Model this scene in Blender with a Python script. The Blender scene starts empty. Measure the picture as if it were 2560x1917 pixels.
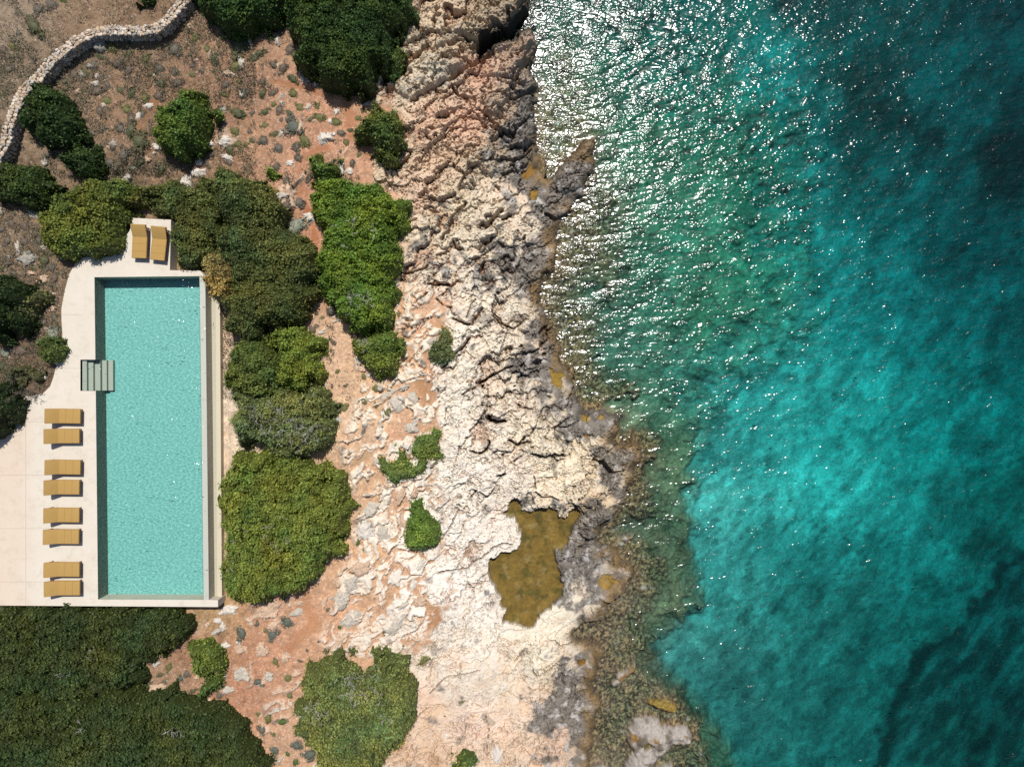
import bpy, math, random
import numpy as np
from mathutils.geometry import tessellate_polygon
from mathutils import Vector, Matrix

random.seed(7)
RNG = np.random.default_rng(11)
scene = bpy.context.scene
COL = scene.collection

# ------------------------------------------------------------------ camera model
HC = 42.0                    # camera height above the sea (m)
K = 0.0225 / 39.0            # tangent per photo pixel
CU, CV = 1280.0, 958.5

def P(u, v, z=3.0):
    d = HC - z
    return np.array([(u - CU) * K * d, (CV - v) * K * d, z])

def T(ox, oy, pts, s=3.45):
    return [(ox + x / s, oy + y / s) for x, y in pts]
A = lambda pts: T(0, 0, pts)
B = lambda pts: T(640, 0, pts)
C_ = lambda pts: T(0, 480, pts)
D = lambda pts: T(640, 480, pts)
E = lambda pts: T(0, 960, pts)
F = lambda pts: T(640, 960, pts)
G = lambda pts: T(0, 1437, pts)
H = lambda pts: T(640, 1437, pts)
I1 = lambda pts: T(1200, 0, pts)
I2 = lambda pts: T(1200, 480, pts)
I3 = lambda pts: T(1200, 960, pts)
I4 = lambda pts: T(1200, 1437, pts)
V_ = lambda pts: [(x * 1.1578, y * 1.1578) for x, y in pts]
TILES = dict(A=A, B=B, C=C_, D=D, E=E, F=F, G=G, H=H, I=I1, J=I2, K=I3, L=I4)

def srgb(r, g, b, f=1.77):
    """photo colour of a sunlit surface (0..255) -> base colour"""
    o = []
    for c in (r, g, b):
        c = c / 255.0
        c = c / 12.92 if c <= 0.04045 else ((c + 0.055) / 1.055) ** 2.4
        o.append(c / f)
    return np.array(o)

# ------------------------------------------------------------------ noise
def _h(ix, iy, seed):
    n = (ix.astype(np.int64) * 374761393 + iy.astype(np.int64) * 668265263 + seed * 144665437) & 0xFFFFFFFF
    n = ((n ^ (n >> 13)) * 1274126177) & 0xFFFFFFFF
    n = ((n ^ (n >> 16)) * 2246822519) & 0xFFFFFFFF
    return ((n ^ (n >> 15)) & 0xFFFFFF).astype(np.float32) / 16777215.0

def perlin(x, y, seed=0):
    xi = np.floor(x); yi = np.floor(y)
    fx = (x - xi).astype(np.float32); fy = (y - yi).astype(np.float32)
    xi = xi.astype(np.int64); yi = yi.astype(np.int64)
    ux = fx * fx * fx * (fx * (fx * 6 - 15) + 10); uy = fy * fy * fy * (fy * (fy * 6 - 15) + 10)
    def g(i, j, dx, dy):
        a = _h(xi + i, yi + j, seed) * 6.2831853
        return np.cos(a) * dx + np.sin(a) * dy
    n00 = g(0, 0, fx, fy); n10 = g(1, 0, fx - 1, fy); n01 = g(0, 1, fx, fy - 1); n11 = g(1, 1, fx - 1, fy - 1)
    return ((n00 * (1 - ux) + n10 * ux) * (1 - uy) + (n01 * (1 - ux) + n11 * ux) * uy) * 1.5

def fbm(x, y, seed=0, octv=4, gain=0.5):
    s = 0; a = 1.0; t = 0
    for o in range(octv):
        s = s + a * perlin(x * 2 ** o + 13.7 * o, y * 2 ** o - 7.3 * o, seed + o)
        t += a; a *= gain
    return s / t

def worley(x, y, seed=0):
    xi = np.floor(x).astype(np.int64); yi = np.floor(y).astype(np.int64)
    f1 = np.full(x.shape, 9.0, np.float32); f2 = f1.copy()
    cid = np.zeros(x.shape, np.float32); cx = np.zeros(x.shape, np.float32); cy = cx.copy()
    for i in (-1, 0, 1):
        for j in (-1, 0, 1):
            px = xi + i + 0.1 + 0.8 * _h(xi + i, yi + j, seed); py = yi + j + 0.1 + 0.8 * _h(xi + i, yi + j, seed + 77)
            dx = (x - px).astype(np.float32); dy = (y - py).astype(np.float32)
            d = np.sqrt(dx * dx + dy * dy)
            c = _h(xi + i, yi + j, seed + 199)
            n = d < f1
            f2 = np.where(n, f1, np.minimum(f2, d))
            cid = np.where(n, c, cid); cx = np.where(n, dx, cx); cy = np.where(n, dy, cy)
            f1 = np.where(n, d, f1)
    return f1, f2, cid, cx, cy

def sst(a, b, x):
    t = np.clip((x - a) / (b - a), 0, 1)
    return t * t * (3 - 2 * t)

def lerp(a, b, t):
    return a + (b - a) * t

def seg_dist(U, V, pts, closed=False):
    d = np.full(U.shape, 1e9, np.float32)
    n = len(pts)
    for i in range(n if closed else n - 1):
        ax, ay = pts[i]; bx, by = pts[(i + 1) % n]
        ex, ey = bx - ax, by - ay
        L = ex * ex + ey * ey + 1e-9
        t = np.clip(((U - ax) * ex + (V - ay) * ey) / L, 0, 1)
        dd = (U - ax - t * ex) ** 2 + (V - ay - t * ey) ** 2
        d = np.minimum(d, dd)
    return np.sqrt(d)

def inside(U, V, pts):
    c = np.zeros(U.shape, bool)
    n = len(pts)
    for i in range(n):
        x1, y1 = pts[i]; x2, y2 = pts[(i + 1) % n]
        if y1 == y2: continue
        c ^= ((y1 > V) != (y2 > V)) & (U < (x2 - x1) * (V - y1) / (y2 - y1) + x1)
    return c

def sdf(U, V, pts):
    d = seg_dist(U, V, pts, True)
    return np.where(inside(U, V, pts), d, -d)

# ------------------------------------------------------------------ coarse maps
CS = 5.0
cu = np.arange(-400, 2961, CS); cv = np.arange(-400, 2321, CS)
CUg, CVg = np.meshgrid(cu, cv)

def up(map2, U, V):
    x = np.clip((U - cu[0]) / CS, 0, len(cu) - 1.001); y = np.clip((V - cv[0]) / CS, 0, len(cv) - 1.001)
    xi = x.astype(int); yi = y.astype(int); fx = x - xi; fy = y - yi
    if map2.ndim == 3: fx = fx[..., None]; fy = fy[..., None]
    return (map2[yi, xi] * (1 - fx) + map2[yi, xi + 1] * fx) * (1 - fy) + (map2[yi + 1, xi] * (1 - fx) + map2[yi + 1, xi + 1] * fx) * fy

def idw(pts, power=3.0, eps=25.0):
    """pts: list of (u, v, val...) -> coarse map"""
    su = cu[::4]; sv = cv[::4]
    SU, SV = np.meshgrid(su, sv)
    nv = len(pts[0]) - 2
    acc = np.zeros(SU.shape + (nv,)); wt = np.zeros(SU.shape)
    for p in pts:
        d2 = (SU - p[0]) ** 2 + (SV - p[1]) ** 2 + eps ** 2
        w = d2 ** (-power / 2)
        wt += w
        acc += w[..., None] * np.array(p[2:])
    m = acc / wt[..., None]
    x = np.clip((CUg - su[0]) / (CS * 4), 0, len(su) - 1.001); y = np.clip((CVg - sv[0]) / (CS * 4), 0, len(sv) - 1.001)
    xi = x.astype(int); yi = y.astype(int); fx = (x - xi)[..., None]; fy = (y - yi)[..., None]
    r = (m[yi, xi] * (1 - fx) + m[yi, xi + 1] * fx) * (1 - fy) + (m[yi + 1, xi] * (1 - fx) + m[yi + 1, xi + 1] * fx) * fy
    return r[..., 0] if nv == 1 else r

COAST = [(-400, -400), (1330, -400), (1327, 0), (1318, 40), (1300, 62), (1322, 76), (1336, 84), (1341, 120), (1336, 150), (1322, 176),
         (1338, 196), (1342, 225), (1331, 262), (1338, 300), (1343, 340), (1343, 372), (1345, 400), (1349, 434), (1372, 448), (1392, 425),
         (1410, 405), (1440, 375), (1462, 352), (1482, 348), (1488, 370), (1480, 420), (1472, 445), (1455, 480), (1436, 505), (1412, 545),
         (1398, 556), (1388, 572), (1388, 600), (1390, 640), (1388, 680), (1360, 690), (1352, 715), (1353, 750), (1362, 780), (1382, 820),
         (1392, 860), (1402, 890), (1412, 915), (1422, 940), (1436, 962), (1440, 990), (1447, 1008), (1465, 1024), (1480, 1030), (1495, 1024),
         (1505, 1018), (1520, 1034), (1553, 1036), (1550, 1060), (1536, 1085), (1533, 1096), (1545, 1104), (1570, 1100), (1580, 1082), (1590, 1100), (1602, 1120),
         (1600, 1145), (1585, 1175), (1582, 1205), (1560, 1230), (1555, 1250), (1545, 1270), (1532, 1290), (1510, 1320), (1480, 1348), (1500, 1358),
         (1538, 1366), (1545, 1380), (1548, 1395), (1575, 1402), (1592, 1420), (1590, 1436), (1578, 1450), (1562, 1455), (1557, 1480), (1540, 1492),
         (1520, 1512), (1508, 1545), (1490, 1553), (1458, 1556), (1436, 1580), (1450, 1596), (1498, 1602), (1510, 1625), (1500, 1660), (1488, 1690), (1478, 1715),
         (1490, 1732), (1500, 1755), (1490, 1790), (1488, 1830), (1475, 1880), (1470, 1917), (1462, 2000), (1450, 2320), (-400, 2320)]
ROCK = [(1030, -60), (1027, 0), (999, 64), (985, 110), (960, 150), (935, 175), (925, 215), (950, 255), (1000, 275), (1010, 320), (1002, 374),
        (960, 395), (930, 410), (940, 450), (985, 480), (1012, 510), (1010, 560), (1016, 620), (1014, 655), (990, 700), (1030, 720), (1060, 740),
        (1105, 750), (1120, 790), (1110, 830), (1095, 880), (1086, 960), (1095, 1018), (1098, 1082), (1092, 1157), (1066, 1250), (1095, 1308),
        (1104, 1375), (1080, 1440), (1060, 1451), (1083, 1506), (1118, 1518), (1075, 1596), (1045, 1625), (1002, 1634), (1005, 1675), (1031, 1698),
        (1034, 1800), (1017, 1857), (930, 1917), (900, 2320), (40000, 2320), (40000, -400), (1030, -400)]
BROKEN = [(990, 560), (1014, 655), (988, 755), (979, 793), (1005, 851), (996, 915), (960, 960), (900, 960), (880, 1040), (850, 1120), (870, 1200),
          (900, 1250), (880, 1330), (900, 1380), (850, 1430), (830, 1540), (800, 1600), (840, 1650), (900, 1630), (990, 1640), (1060, 1600), (1100, 1500),
          (1100, 1300), (1100, 1000), (1120, 800), (1060, 720)]
POOLP = [(236, 693), (498, 690), (508, 1499), (245, 1498)]
WEIR = [(498, 690), (513, 690), (522, 1499), (508, 1499)]
DECK = [(329.6, 545), (427.5, 549.6), (424.6, 675.7), (500, 677), (513, 690), (522, 1499), (545, 1500), (545, 1516.7), (0, 1513), (-300, 1512), (-300, 978), (-40, 980), (17, 983),
        (43, 981), (70, 990), (107, 984), (125, 966), (133, 945), (142, 909), (155, 871), (156, 835), (153.6, 799), (153.6, 770), (162, 726), (174, 683),
        (188, 660), (198, 648), (208.7, 643), (281, 642), (324.6, 575.7)]
Z1 = [(1330, 200), (1400, 100), (1460, 150), (1510, 260), (1500, 330), (1480, 400), (1520, 440), (1565, 470), (1560, 540), (1550, 600), (1552, 690), (1538, 745), (1510, 742), (1490, 710),
      (1460, 720), (1490, 780), (1500, 830), (1490, 900), (1530, 940), (1575, 955), (1585, 985), (1540, 1000), (1500, 1008), (1480, 1080), (1560, 1080), (1610, 1075),
      (1660, 1095), (1645, 1120), (1620, 1150), (1605, 1190), (1640, 1250), (1625, 1285), (1560, 1300), (1540, 1330), (1600, 1350), (1650, 1390), (1670, 1440),
      (1630, 1500), (1600, 1560), (1640, 1590), (1600, 1620), (1590, 1660), (1640, 1700), (1700, 1740), (1740, 1790), (1760, 1860), (1775, 1930), (1790, 2320),
      (1200, 2320), (1200, 200)]
Z2 = [(1330, -400), (1500, -400), (1560, 60), (1640, 160), (1750, 240), (1850, 260), (1930, 330), (1950, 450), (1930, 600), (1965, 700), (1960, 790), (1900, 840), (1800, 900), (1740, 980), (1760, 1060),
      (1735, 1130), (1728, 1200), (1722, 1300), (1738, 1400), (1745, 1490), (1712, 1545), (1662, 1585), (1645, 1620), (1655, 1665), (1700, 1705), (1740, 1760),
      (1790, 1810), (1820, 1870), (1835, 1930), (1850, 2320), (1200, 2320), (1200, -400)]

c_coast = sdf(CUg, CVg, COAST); c_rock = sdf(CUg, CVg, ROCK); c_broken = sdf(CUg, CVg, BROKEN)
WEEDP = [(2190, 1917), (2225, 1750), (2290, 1630), (2390, 1570), (2460, 1480), (2520, 1400), (2760, 1300), (2760, 2320), (2180, 2320)]
c_weed = sdf(CUg, CVg, WEEDP)
c_deck = sdf(CUg, CVg, DECK); c_z1 = sdf(CUg, CVg, Z1); c_z2 = sdf(CUg, CVg, Z2)

# land height control (u, v, z)
LANDH = [(330, 500, 2.4), (450, 560, 2.1), (230, 540, 2.6), (470, 640, 2.1), (0, 0, 3.6), (300, 40, 3.5), (600, 100, 3.4), (850, 150, 3.2), (1000, 60, 3.0), (1150, 60, 2.8), (1280, 20, 2.6), (1200, 200, 2.3), (1300, 150, 1.8), (1310, 300, 1.0),
         (1050, 300, 2.9), (1180, 380, 2.0), (1280, 420, .8), (1340, 480, .35), (1440, 460, .5), (1360, 600, .25), (1300, 560, 1.3), (1200, 560, 2.0), (1060, 560, 2.5), (1300, 700, 1.2),
         (1340, 840, .7), (1200, 760, 1.9), (1050, 800, 2.4), (1120, 900, 2.2), (1250, 960, 1.6), (1380, 960, .6), (1480, 1100, .6), (1400, 1120, 1.1), (1300, 1150, 1.3), (1180, 1150, 1.6),
         (1000, 1100, 2.2), (880, 1100, 2.4), (1250, 1300, .5), (1340, 1300, .45), (1350, 1430, .42), (1300, 1530, .45), (1480, 1240, .9), (1520, 1180, .6), (1440, 1340, .5),
         (1480, 1420, .5), (1540, 1430, .3), (1180, 1280, 1.3), (1180, 1450, 1.0), (1100, 1500, 1.7), (950, 1450, 2.1), (800, 1400, 2.2), (1400, 1530, .7), (1350, 1620, .8),
         (1450, 1620, .35), (1430, 1750, .35), (1300, 1750, .8), (1150, 1700, 1.4), (1000, 1600, 1.9), (800, 1600, 2.1), (1200, 1880, 1.1), (1400, 1880, .4), (1000, 1880, 1.8), (700, 1880, 2.0),
         (600, 1560, 2.1), (500, 1540, 2.0), (500, 1700, 2.0), (200, 1600, 1.9), (200, 1850, 1.9), (600, 600, 2.9), (700, 450, 3.1), (540, 800, 2.2), (545, 1000, 2.2), (550, 1200, 2.2), (552, 1400, 2.2),
         (640, 1000, 2.3), (640, 1300, 2.3), (750, 900, 2.5), (100, 800, 3.0), (100, 600, 3.1), (250, 600, 2.95), (170, 750, 2.98), (160, 860, 2.98), (60, 940, 2.98), (300, 350, 3.4), (50, 300, 3.5), (800, 350, 3.1), (880, 600, 2.7), (980, 650, 2.5)]
c_land = idw(LANDH, 3.0, 30)
# sea depth + seabed colour (u, v, depth, r, g, b)
sand = (0.62, 0.60, 0.52); weed = (0.035, 0.05, 0.04); gre = (0.20, 0.26, 0.13)
def sp(u, v, d, c, m=1.0): return (u, v, d, c[0] * m, c[1] * m, c[2] * m)
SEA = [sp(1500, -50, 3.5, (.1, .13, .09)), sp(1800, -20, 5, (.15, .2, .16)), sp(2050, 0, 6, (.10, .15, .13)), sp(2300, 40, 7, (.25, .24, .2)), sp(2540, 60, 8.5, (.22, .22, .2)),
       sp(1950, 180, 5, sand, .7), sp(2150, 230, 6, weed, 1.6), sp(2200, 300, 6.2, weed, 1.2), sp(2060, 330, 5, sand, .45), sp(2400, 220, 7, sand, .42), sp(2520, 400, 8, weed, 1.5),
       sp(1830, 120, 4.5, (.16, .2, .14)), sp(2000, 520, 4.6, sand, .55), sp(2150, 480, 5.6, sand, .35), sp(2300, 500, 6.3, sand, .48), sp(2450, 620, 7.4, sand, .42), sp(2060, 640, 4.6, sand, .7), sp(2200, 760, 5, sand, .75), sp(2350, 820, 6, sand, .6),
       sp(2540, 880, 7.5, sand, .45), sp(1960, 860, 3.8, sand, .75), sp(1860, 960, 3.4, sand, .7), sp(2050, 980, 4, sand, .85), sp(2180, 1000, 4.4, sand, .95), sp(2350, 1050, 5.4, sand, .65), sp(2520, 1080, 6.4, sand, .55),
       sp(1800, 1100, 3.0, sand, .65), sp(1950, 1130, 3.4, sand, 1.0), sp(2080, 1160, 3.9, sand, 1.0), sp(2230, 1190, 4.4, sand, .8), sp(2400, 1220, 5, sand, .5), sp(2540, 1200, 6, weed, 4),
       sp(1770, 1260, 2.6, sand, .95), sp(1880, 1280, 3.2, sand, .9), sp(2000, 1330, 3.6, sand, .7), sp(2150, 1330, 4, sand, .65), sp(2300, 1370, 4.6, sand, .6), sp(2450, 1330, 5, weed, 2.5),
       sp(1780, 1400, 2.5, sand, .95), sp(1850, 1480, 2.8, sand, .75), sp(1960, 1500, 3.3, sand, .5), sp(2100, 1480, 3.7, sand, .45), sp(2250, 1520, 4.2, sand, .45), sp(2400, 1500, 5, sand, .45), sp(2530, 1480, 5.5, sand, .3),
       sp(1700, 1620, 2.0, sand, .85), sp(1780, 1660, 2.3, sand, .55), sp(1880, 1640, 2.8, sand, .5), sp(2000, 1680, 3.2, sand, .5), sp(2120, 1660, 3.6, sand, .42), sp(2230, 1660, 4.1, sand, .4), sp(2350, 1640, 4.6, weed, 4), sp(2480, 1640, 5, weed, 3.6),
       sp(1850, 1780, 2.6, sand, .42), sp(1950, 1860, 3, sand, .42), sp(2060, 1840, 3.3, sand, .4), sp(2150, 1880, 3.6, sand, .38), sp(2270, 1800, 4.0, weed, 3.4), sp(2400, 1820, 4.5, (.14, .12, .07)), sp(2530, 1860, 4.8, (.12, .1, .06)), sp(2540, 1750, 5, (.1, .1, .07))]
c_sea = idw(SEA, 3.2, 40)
GREENZ = [sp(1450, 0, 2.6, (.12, .14, .10)), sp(1600, 200, 2.8, (.12, .2, .12)), sp(1750, 300, 2.8, (.2, .28, .15)), sp(1600, 380, 2.2, (.22, .27, .13)), sp(1850, 400, 3.2, (.22, .3, .16)), sp(1600, 560, 1.9, (.25, .3, .15)),
          sp(1720, 600, 2.4, (.28, .36, .2)), sp(1860, 680, 2.8, (.35, .4, .2)), sp(1640, 760, 2.0, (.2, .27, .16)), sp(1780, 800, 2.3, (.35, .38, .18)), sp(1930, 730, 2.7, (.36, .38, .18)), sp(1560, 860, 1.6, (.2, .24, .16)), sp(1650, 900, 1.8, (.26, .32, .2)), sp(1560, 1040, 1.3, (.2, .26, .14)),
          sp(1680, 1050, 1.7, (.24, .28, .16)), sp(1700, 1160, 1.5, (.24, .25, .12)), sp(1680, 1280, 1.3, (.17, .2, .12)), sp(1550, 1300, 1.0, (.14, .17, .12)), sp(1690, 1400, 1.2, (.16, .18, .10)), sp(1690, 1500, 1.2, (.2, .22, .12)), sp(1640, 1540, 1.1, (.22, .2, .11)), sp(1640, 1660, .9, (.12, .12, .08)), sp(1750, 1800, 1.5, (.15, .15, .09)), sp(1800, 1900, 2, (.2, .2, .12))]
c_green = idw(GREENZ, 3.0, 30)
BROWNZ = [sp(1400, 200, 1.0, (.12, .08, .035)), sp(1420, 300, .7, (.16, .12, .06)), sp(1520, 520, .8, (.07, .045, .018)), sp(1440, 640, .5, (.10, .07, .035)), sp(1520, 700, .7, (.14, .095, .03)), sp(1440, 780, .5, (.08, .06, .035)), sp(1440, 880, .5, (.10, .075, .03)),
          sp(1520, 960, .7, (.11, .08, .03)), sp(1620, 1110, .6, (.11, .075, .025)), sp(1600, 1250, .6, (.07, .05, .025)), sp(1560, 1370, .4, (.15, .11, .06)), sp(1640, 1420, .8, (.11, .09, .04)), sp(1560, 1500, .4, (.17, .13, .10)), sp(1480, 1580, .35, (.10, .08, .07)), sp(1580, 1580, .5, (.13, .11, .06)),
          sp(1530, 1700, .3, (.10, .08, .06)), sp(1620, 1690, .35, (.16, .14, .09)), sp(1520, 1800, .3, (.14, .11, .075)), sp(1500, 1900, .3, (.2, .15, .10)), sp(1660, 1800, .3, (.2, .14, .08)), sp(1720, 1880, .5, (.09, .06, .035)), sp(1700, 1780, .4, (.12, .085, .05)), sp(1600, 1900, .25, (.24, .2, .14))]
c_brown = idw(BROWNZ, 3.0, 30)
def sc(u, v, *rgb, f=1.77): return (u, v) + tuple(srgb(*rgb, f=f))
SOILC = [sc(40, 60, 155, 135, 120), sc(60, 200, 140, 118, 100), sc(250, 30, 160, 122, 94), sc(350, 40, 152, 112, 84), sc(200, 180, 150, 118, 92), sc(400, 150, 152, 110, 78), sc(300, 270, 158, 110, 80), sc(420, 220, 170, 112, 78), sc(560, 190, 168, 112, 80),
         sc(80, 420, 150, 120, 98), sc(250, 420, 150, 115, 88), sc(600, 330, 182, 122, 88), sc(480, 430, 165, 120, 90), sc(40, 620, 145, 115, 92), sc(120, 750, 150, 115, 90), sc(80, 900, 125, 92, 70), sc(740, 230, 196, 128, 92), sc(800, 300, 200, 120, 84), sc(860, 260, 205, 135, 98), sc(660, 150, 178, 118, 84),
         sc(900, 400, 214, 145, 112), sc(760, 420, 200, 128, 94), sc(780, 560, 200, 118, 80), sc(800, 700, 205, 135, 100), sc(1000, 600, 226, 178, 146), sc(1010, 740, 228, 165, 122), sc(1080, 680, 222, 150, 110), sc(820, 850, 224, 176, 144), sc(860, 1000, 226, 178, 142), sc(1060, 980, 208, 146, 104), sc(940, 960, 228, 178, 136),
         sc(920, 1080, 228, 186, 152), sc(920, 1170, 210, 160, 120), sc(990, 1100, 215, 150, 112), sc(900, 1240, 222, 172, 134), sc(960, 1360, 222, 168, 126), sc(1040, 1380, 212, 158, 118), sc(880, 1420, 220, 160, 118), sc(1030, 1420, 205, 148, 110), sc(700, 1500, 205, 140, 105),
         sc(800, 1540, 215, 145, 105), sc(900, 1600, 222, 165, 128), sc(1090, 1540, 200, 138, 95), sc(680, 1640, 200, 128, 92), sc(520, 1530, 185, 145, 95), sc(480, 1620, 172, 112, 84), sc(430, 1700, 170, 128, 100), sc(600, 1750, 195, 128, 95), sc(700, 1850, 205, 150, 118), sc(1000, 1900, 200, 150, 112), sc(540, 1000, 226, 210, 195), sc(545, 1380, 205, 180, 140), sc(560, 1100, 230, 205, 185)]
c_soil = idw(SOILC, 3.0, 25)
ROCKC = [sc(1100, 20, 205, 182, 155), sc(1250, 20, 170, 152, 128), sc(1300, 40, 130, 115, 98), sc(1060, 120, 205, 190, 165), sc(1180, 100, 185, 168, 142), sc(1010, 200, 208, 195, 172), sc(1100, 190, 188, 178, 160), sc(1200, 180, 212, 168, 142), sc(1290, 130, 175, 150, 130),
         sc(1080, 280, 222, 188, 160), sc(1180, 290, 216, 176, 150), sc(1160, 340, 218, 182, 156), sc(1260, 270, 192, 170, 145), sc(1310, 220, 150, 138, 125), sc(1320, 260, 125, 120, 115), sc(1300, 350, 145, 135, 122), sc(1000, 400, 222, 200, 172), sc(1100, 400, 225, 195, 165),
         sc(1200, 400, 200, 180, 152), sc(1270, 410, 165, 152, 135), sc(1040, 480, 225, 195, 170), sc(1230, 480, 235, 215, 190), sc(1150, 520, 222, 205, 178), sc(1060, 600, 228, 208, 182), sc(1200, 600, 235, 220, 196), sc(1290, 560, 238, 222, 200), sc(1300, 680, 232, 214, 190), sc(1200, 700, 240, 226, 208), sc(1270, 750, 240, 228, 208),
         sc(1100, 760, 240, 222, 202), sc(1330, 760, 222, 204, 180), sc(1150, 860, 242, 230, 212), sc(1250, 880, 238, 224, 204), sc(1340, 880, 226, 206, 186), sc(1150, 980, 240, 228, 212), sc(1280, 1000, 236, 220, 200), sc(1380, 1000, 205, 188, 168), sc(1200, 1100, 242, 230, 214), sc(1320, 1100, 240, 226, 204), sc(1420, 1150, 242, 226, 200),
         sc(1150, 1200, 242, 232, 218), sc(1250, 1200, 240, 225, 210), sc(1400, 1220, 240, 224, 198), sc(1470, 1180, 225, 205, 178), sc(1480, 1270, 205, 180, 150), sc(1130, 1330, 242, 232, 220), sc(1250, 1350, 240, 228, 216), sc(1110, 1460, 244, 234, 222), sc(1200, 1520, 242, 228, 212), sc(1400, 1520, 240, 222, 196), sc(1460, 1400, 180, 168, 155),
         sc(1200, 1620, 238, 220, 198), sc(1350, 1640, 238, 220, 192), sc(1280, 1700, 232, 212, 186), sc(1130, 1700, 236, 214, 190), sc(1080, 1800, 230, 195, 165), sc(1200, 1800, 235, 205, 182), sc(1330, 1780, 228, 200, 172), sc(1400, 1730, 200, 178, 150), sc(1400, 1850, 218, 180, 152), sc(1250, 1880, 228, 195, 165), sc(1080, 1900, 222, 185, 152), sc(1460, 1850, 190, 170, 145)]
c_rockc = idw(ROCKC, 3.0, 25)
# grey stain strength along the splash zone
GREY = [(1320, 40, .35), (1335, 130, .35), (1320, 220, .5), (1240, 250, .15), (1335, 260, .9), (1320, 330, .9), (1300, 420, .7), (1340, 450, .9), (1430, 450, 1.0), (1380, 520, .9), (1320, 560, .4), (1330, 650, .8), (1325, 700, .8), (1345, 760, .6), (1360, 850, .8), (1390, 920, .9), (1400, 960, .6), (1430, 1000, .8),
        (1460, 1060, .9), (1530, 1050, 1.0), (1540, 1110, .9), (1560, 1140, .8), (1560, 1200, .7), (1450, 1200, .2), (1480, 1130, .5), (1540, 1270, .6), (1500, 1310, .9), (1330, 1260, .6), (1300, 1190, .1), (1440, 1340, .7), (1420, 1400, .9), (1470, 1400, 1.0), (1420, 1450, .8), (1500, 1430, .6), (1440, 1500, .4),
        (1470, 1490, .9), (1400, 1560, .2), (1480, 1530, .5), (1470, 1620, .8), (1420, 1640, .5), (1440, 1690, .8), (1430, 1740, .8), (1400, 1790, .9), (1340, 1700, .2), (1460, 1820, .8), (1450, 1880, .7), (1400, 1880, .4), (1250, 1300, .1), (1200, 1000, 0), (1300, 1080, 0), (1280, 800, 0), (1200, 500, .1), (1100, 300, .2), (1150, 180, .1), (1200, 100, .1), (1300, 1600, .1), (1250, 1850, .1), (1100, 1500, 0), (1350, 1180, 0), (1050, 150, .35)]
c_grey = idw(GREY, 3.0, 15)
OCH = [(1350, 100, .3), (1345, 300, .5), (1355, 400, .8), (1460, 370, .9), (1300, 450, .5), (1330, 480, .7), (1350, 600, 1), (1370, 660, 1), (1345, 560, .7), (1355, 740, .8), (1375, 840, .8), (1400, 950, .6), (1580, 1120, 1), (1595, 1140, 1), (1535, 1090, .8), (1590, 1180, .6), (1480, 1360, .4), (1540, 1400, .9), (1580, 1420, 1), (1550, 1440, .8),
       (1470, 1590, 1), (1505, 1630, 1), (1490, 1700, 1), (1480, 1760, 1), (1480, 1830, .8), (1460, 1720, .6), (1540, 1240, .2), (1440, 450, .1), (1400, 1700, .1), (1300, 300, 0), (1300, 800, 0), (1400, 1100, 0), (1300, 1600, 0), (1430, 1530, 0), (1320, 1000, 0), (1500, 1050, .1), (1100, 300, 0), (1100, 1500, 0)]
c_och = idw(OCH, 3.0, 12)
# relief strength of the rock
AMP = [(1100, 60, 1.1), (1250, 60, 1.3), (1150, 200, 1.2), (1280, 220, 1.2), (1080, 330, .8), (1250, 380, 1.0), (1100, 440, .9), (1180, 560, 1.0), (1290, 560, .6), (1050, 620, .6), (1200, 700, .8), (1300, 720, .45), (1150, 850, .6), (1280, 860, .8), (1380, 900, .7), (1120, 1000, .4), (1250, 1020, 1.0), (1350, 1080, .8), (1480, 1060, .6),
       (1430, 1180, .35), (1280, 1200, .8), (1150, 1200, .35), (1520, 1220, .7), (1130, 1330, .3), (1220, 1300, .3), (1150, 1480, .25), (1350, 1350, .4), (1450, 1420, .5), (1400, 1520, .25), (1300, 1650, .3), (1150, 1680, .25), (1400, 1750, .35), (1250, 1850, .25), (1080, 1850, .22), (1430, 480, .6), (1350, 620, .3), (900, 1300, .4), (900, 1000, .35)]
c_amp = idw(AMP, 3.0, 30)

# ------------------------------------------------------------------ fine grid
def axis(a, b, step, far, g=1.16):
    mid = list(np.arange(a, b + .1, step)); lo = []; hi = []; s = step; x = a
    while x > a - far: s *= g; x -= s; lo.append(x)
    s = step; x = b
    while x < b + far: s *= g; x += s; hi.append(x)
    return np.array(lo[::-1] + mid + hi)
uu = axis(-90, 2650, 2.5, 16000, 1.1); vv = axis(-90, 2000, 2.5, 16000, 1.1)
U, V = np.meshgrid(uu, vv)
wx = U * 0.0225; wy = V * 0.0225      # ground metres for noise
U = U.astype(np.float64)
# coast line broken up by noise
n1 = fbm(wx * 1.3, wy * 1.3, 3, 4)
cl_ = sst(-500, -200, U) * sst(2500, 2200, V) * sst(-500, -200, V)
coast = up(c_coast, U, V) + (n1 * 15 + fbm(wx * 6, wy * 6, 9, 2) * 3) * np.maximum(cl_, .1)
s_m = coast * 0.0225
land = coast > 0
hc = up(c_land, U, V)
z1w = lerp(75, 14, sst(700, 1000, V))
z1 = sst(-z1w, z1w, up(c_z1, U, V) + n1 * 26 + fbm(wx * 4, wy * 4, 19, 3) * 12)
zw = lerp(150, 34, sst(900, 1150, V))
z2 = sst(-zw, zw, up(c_z2, U, V) + fbm(wx * .9, wy * .9, 21, 4) * (18 + zw * .6))
sea4 = up(c_sea, U + perlin(wx * .3, wy * .3, 31) * 70, V + perlin(wx * .3 + 9, wy * .3, 33) * 70)
gr4 = up(c_green, U, V) * lerp(np.ones(4), np.array([1, 1.7, 1.0, .8]), sst(950, 1200, V)[..., None]); br4 = up(c_brown, U, V) * np.array([1, 1.6, 1.3, 1.15])
s4 = lerp(lerp(sea4, gr4, z2[..., None]), br4, z1[..., None])
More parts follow.
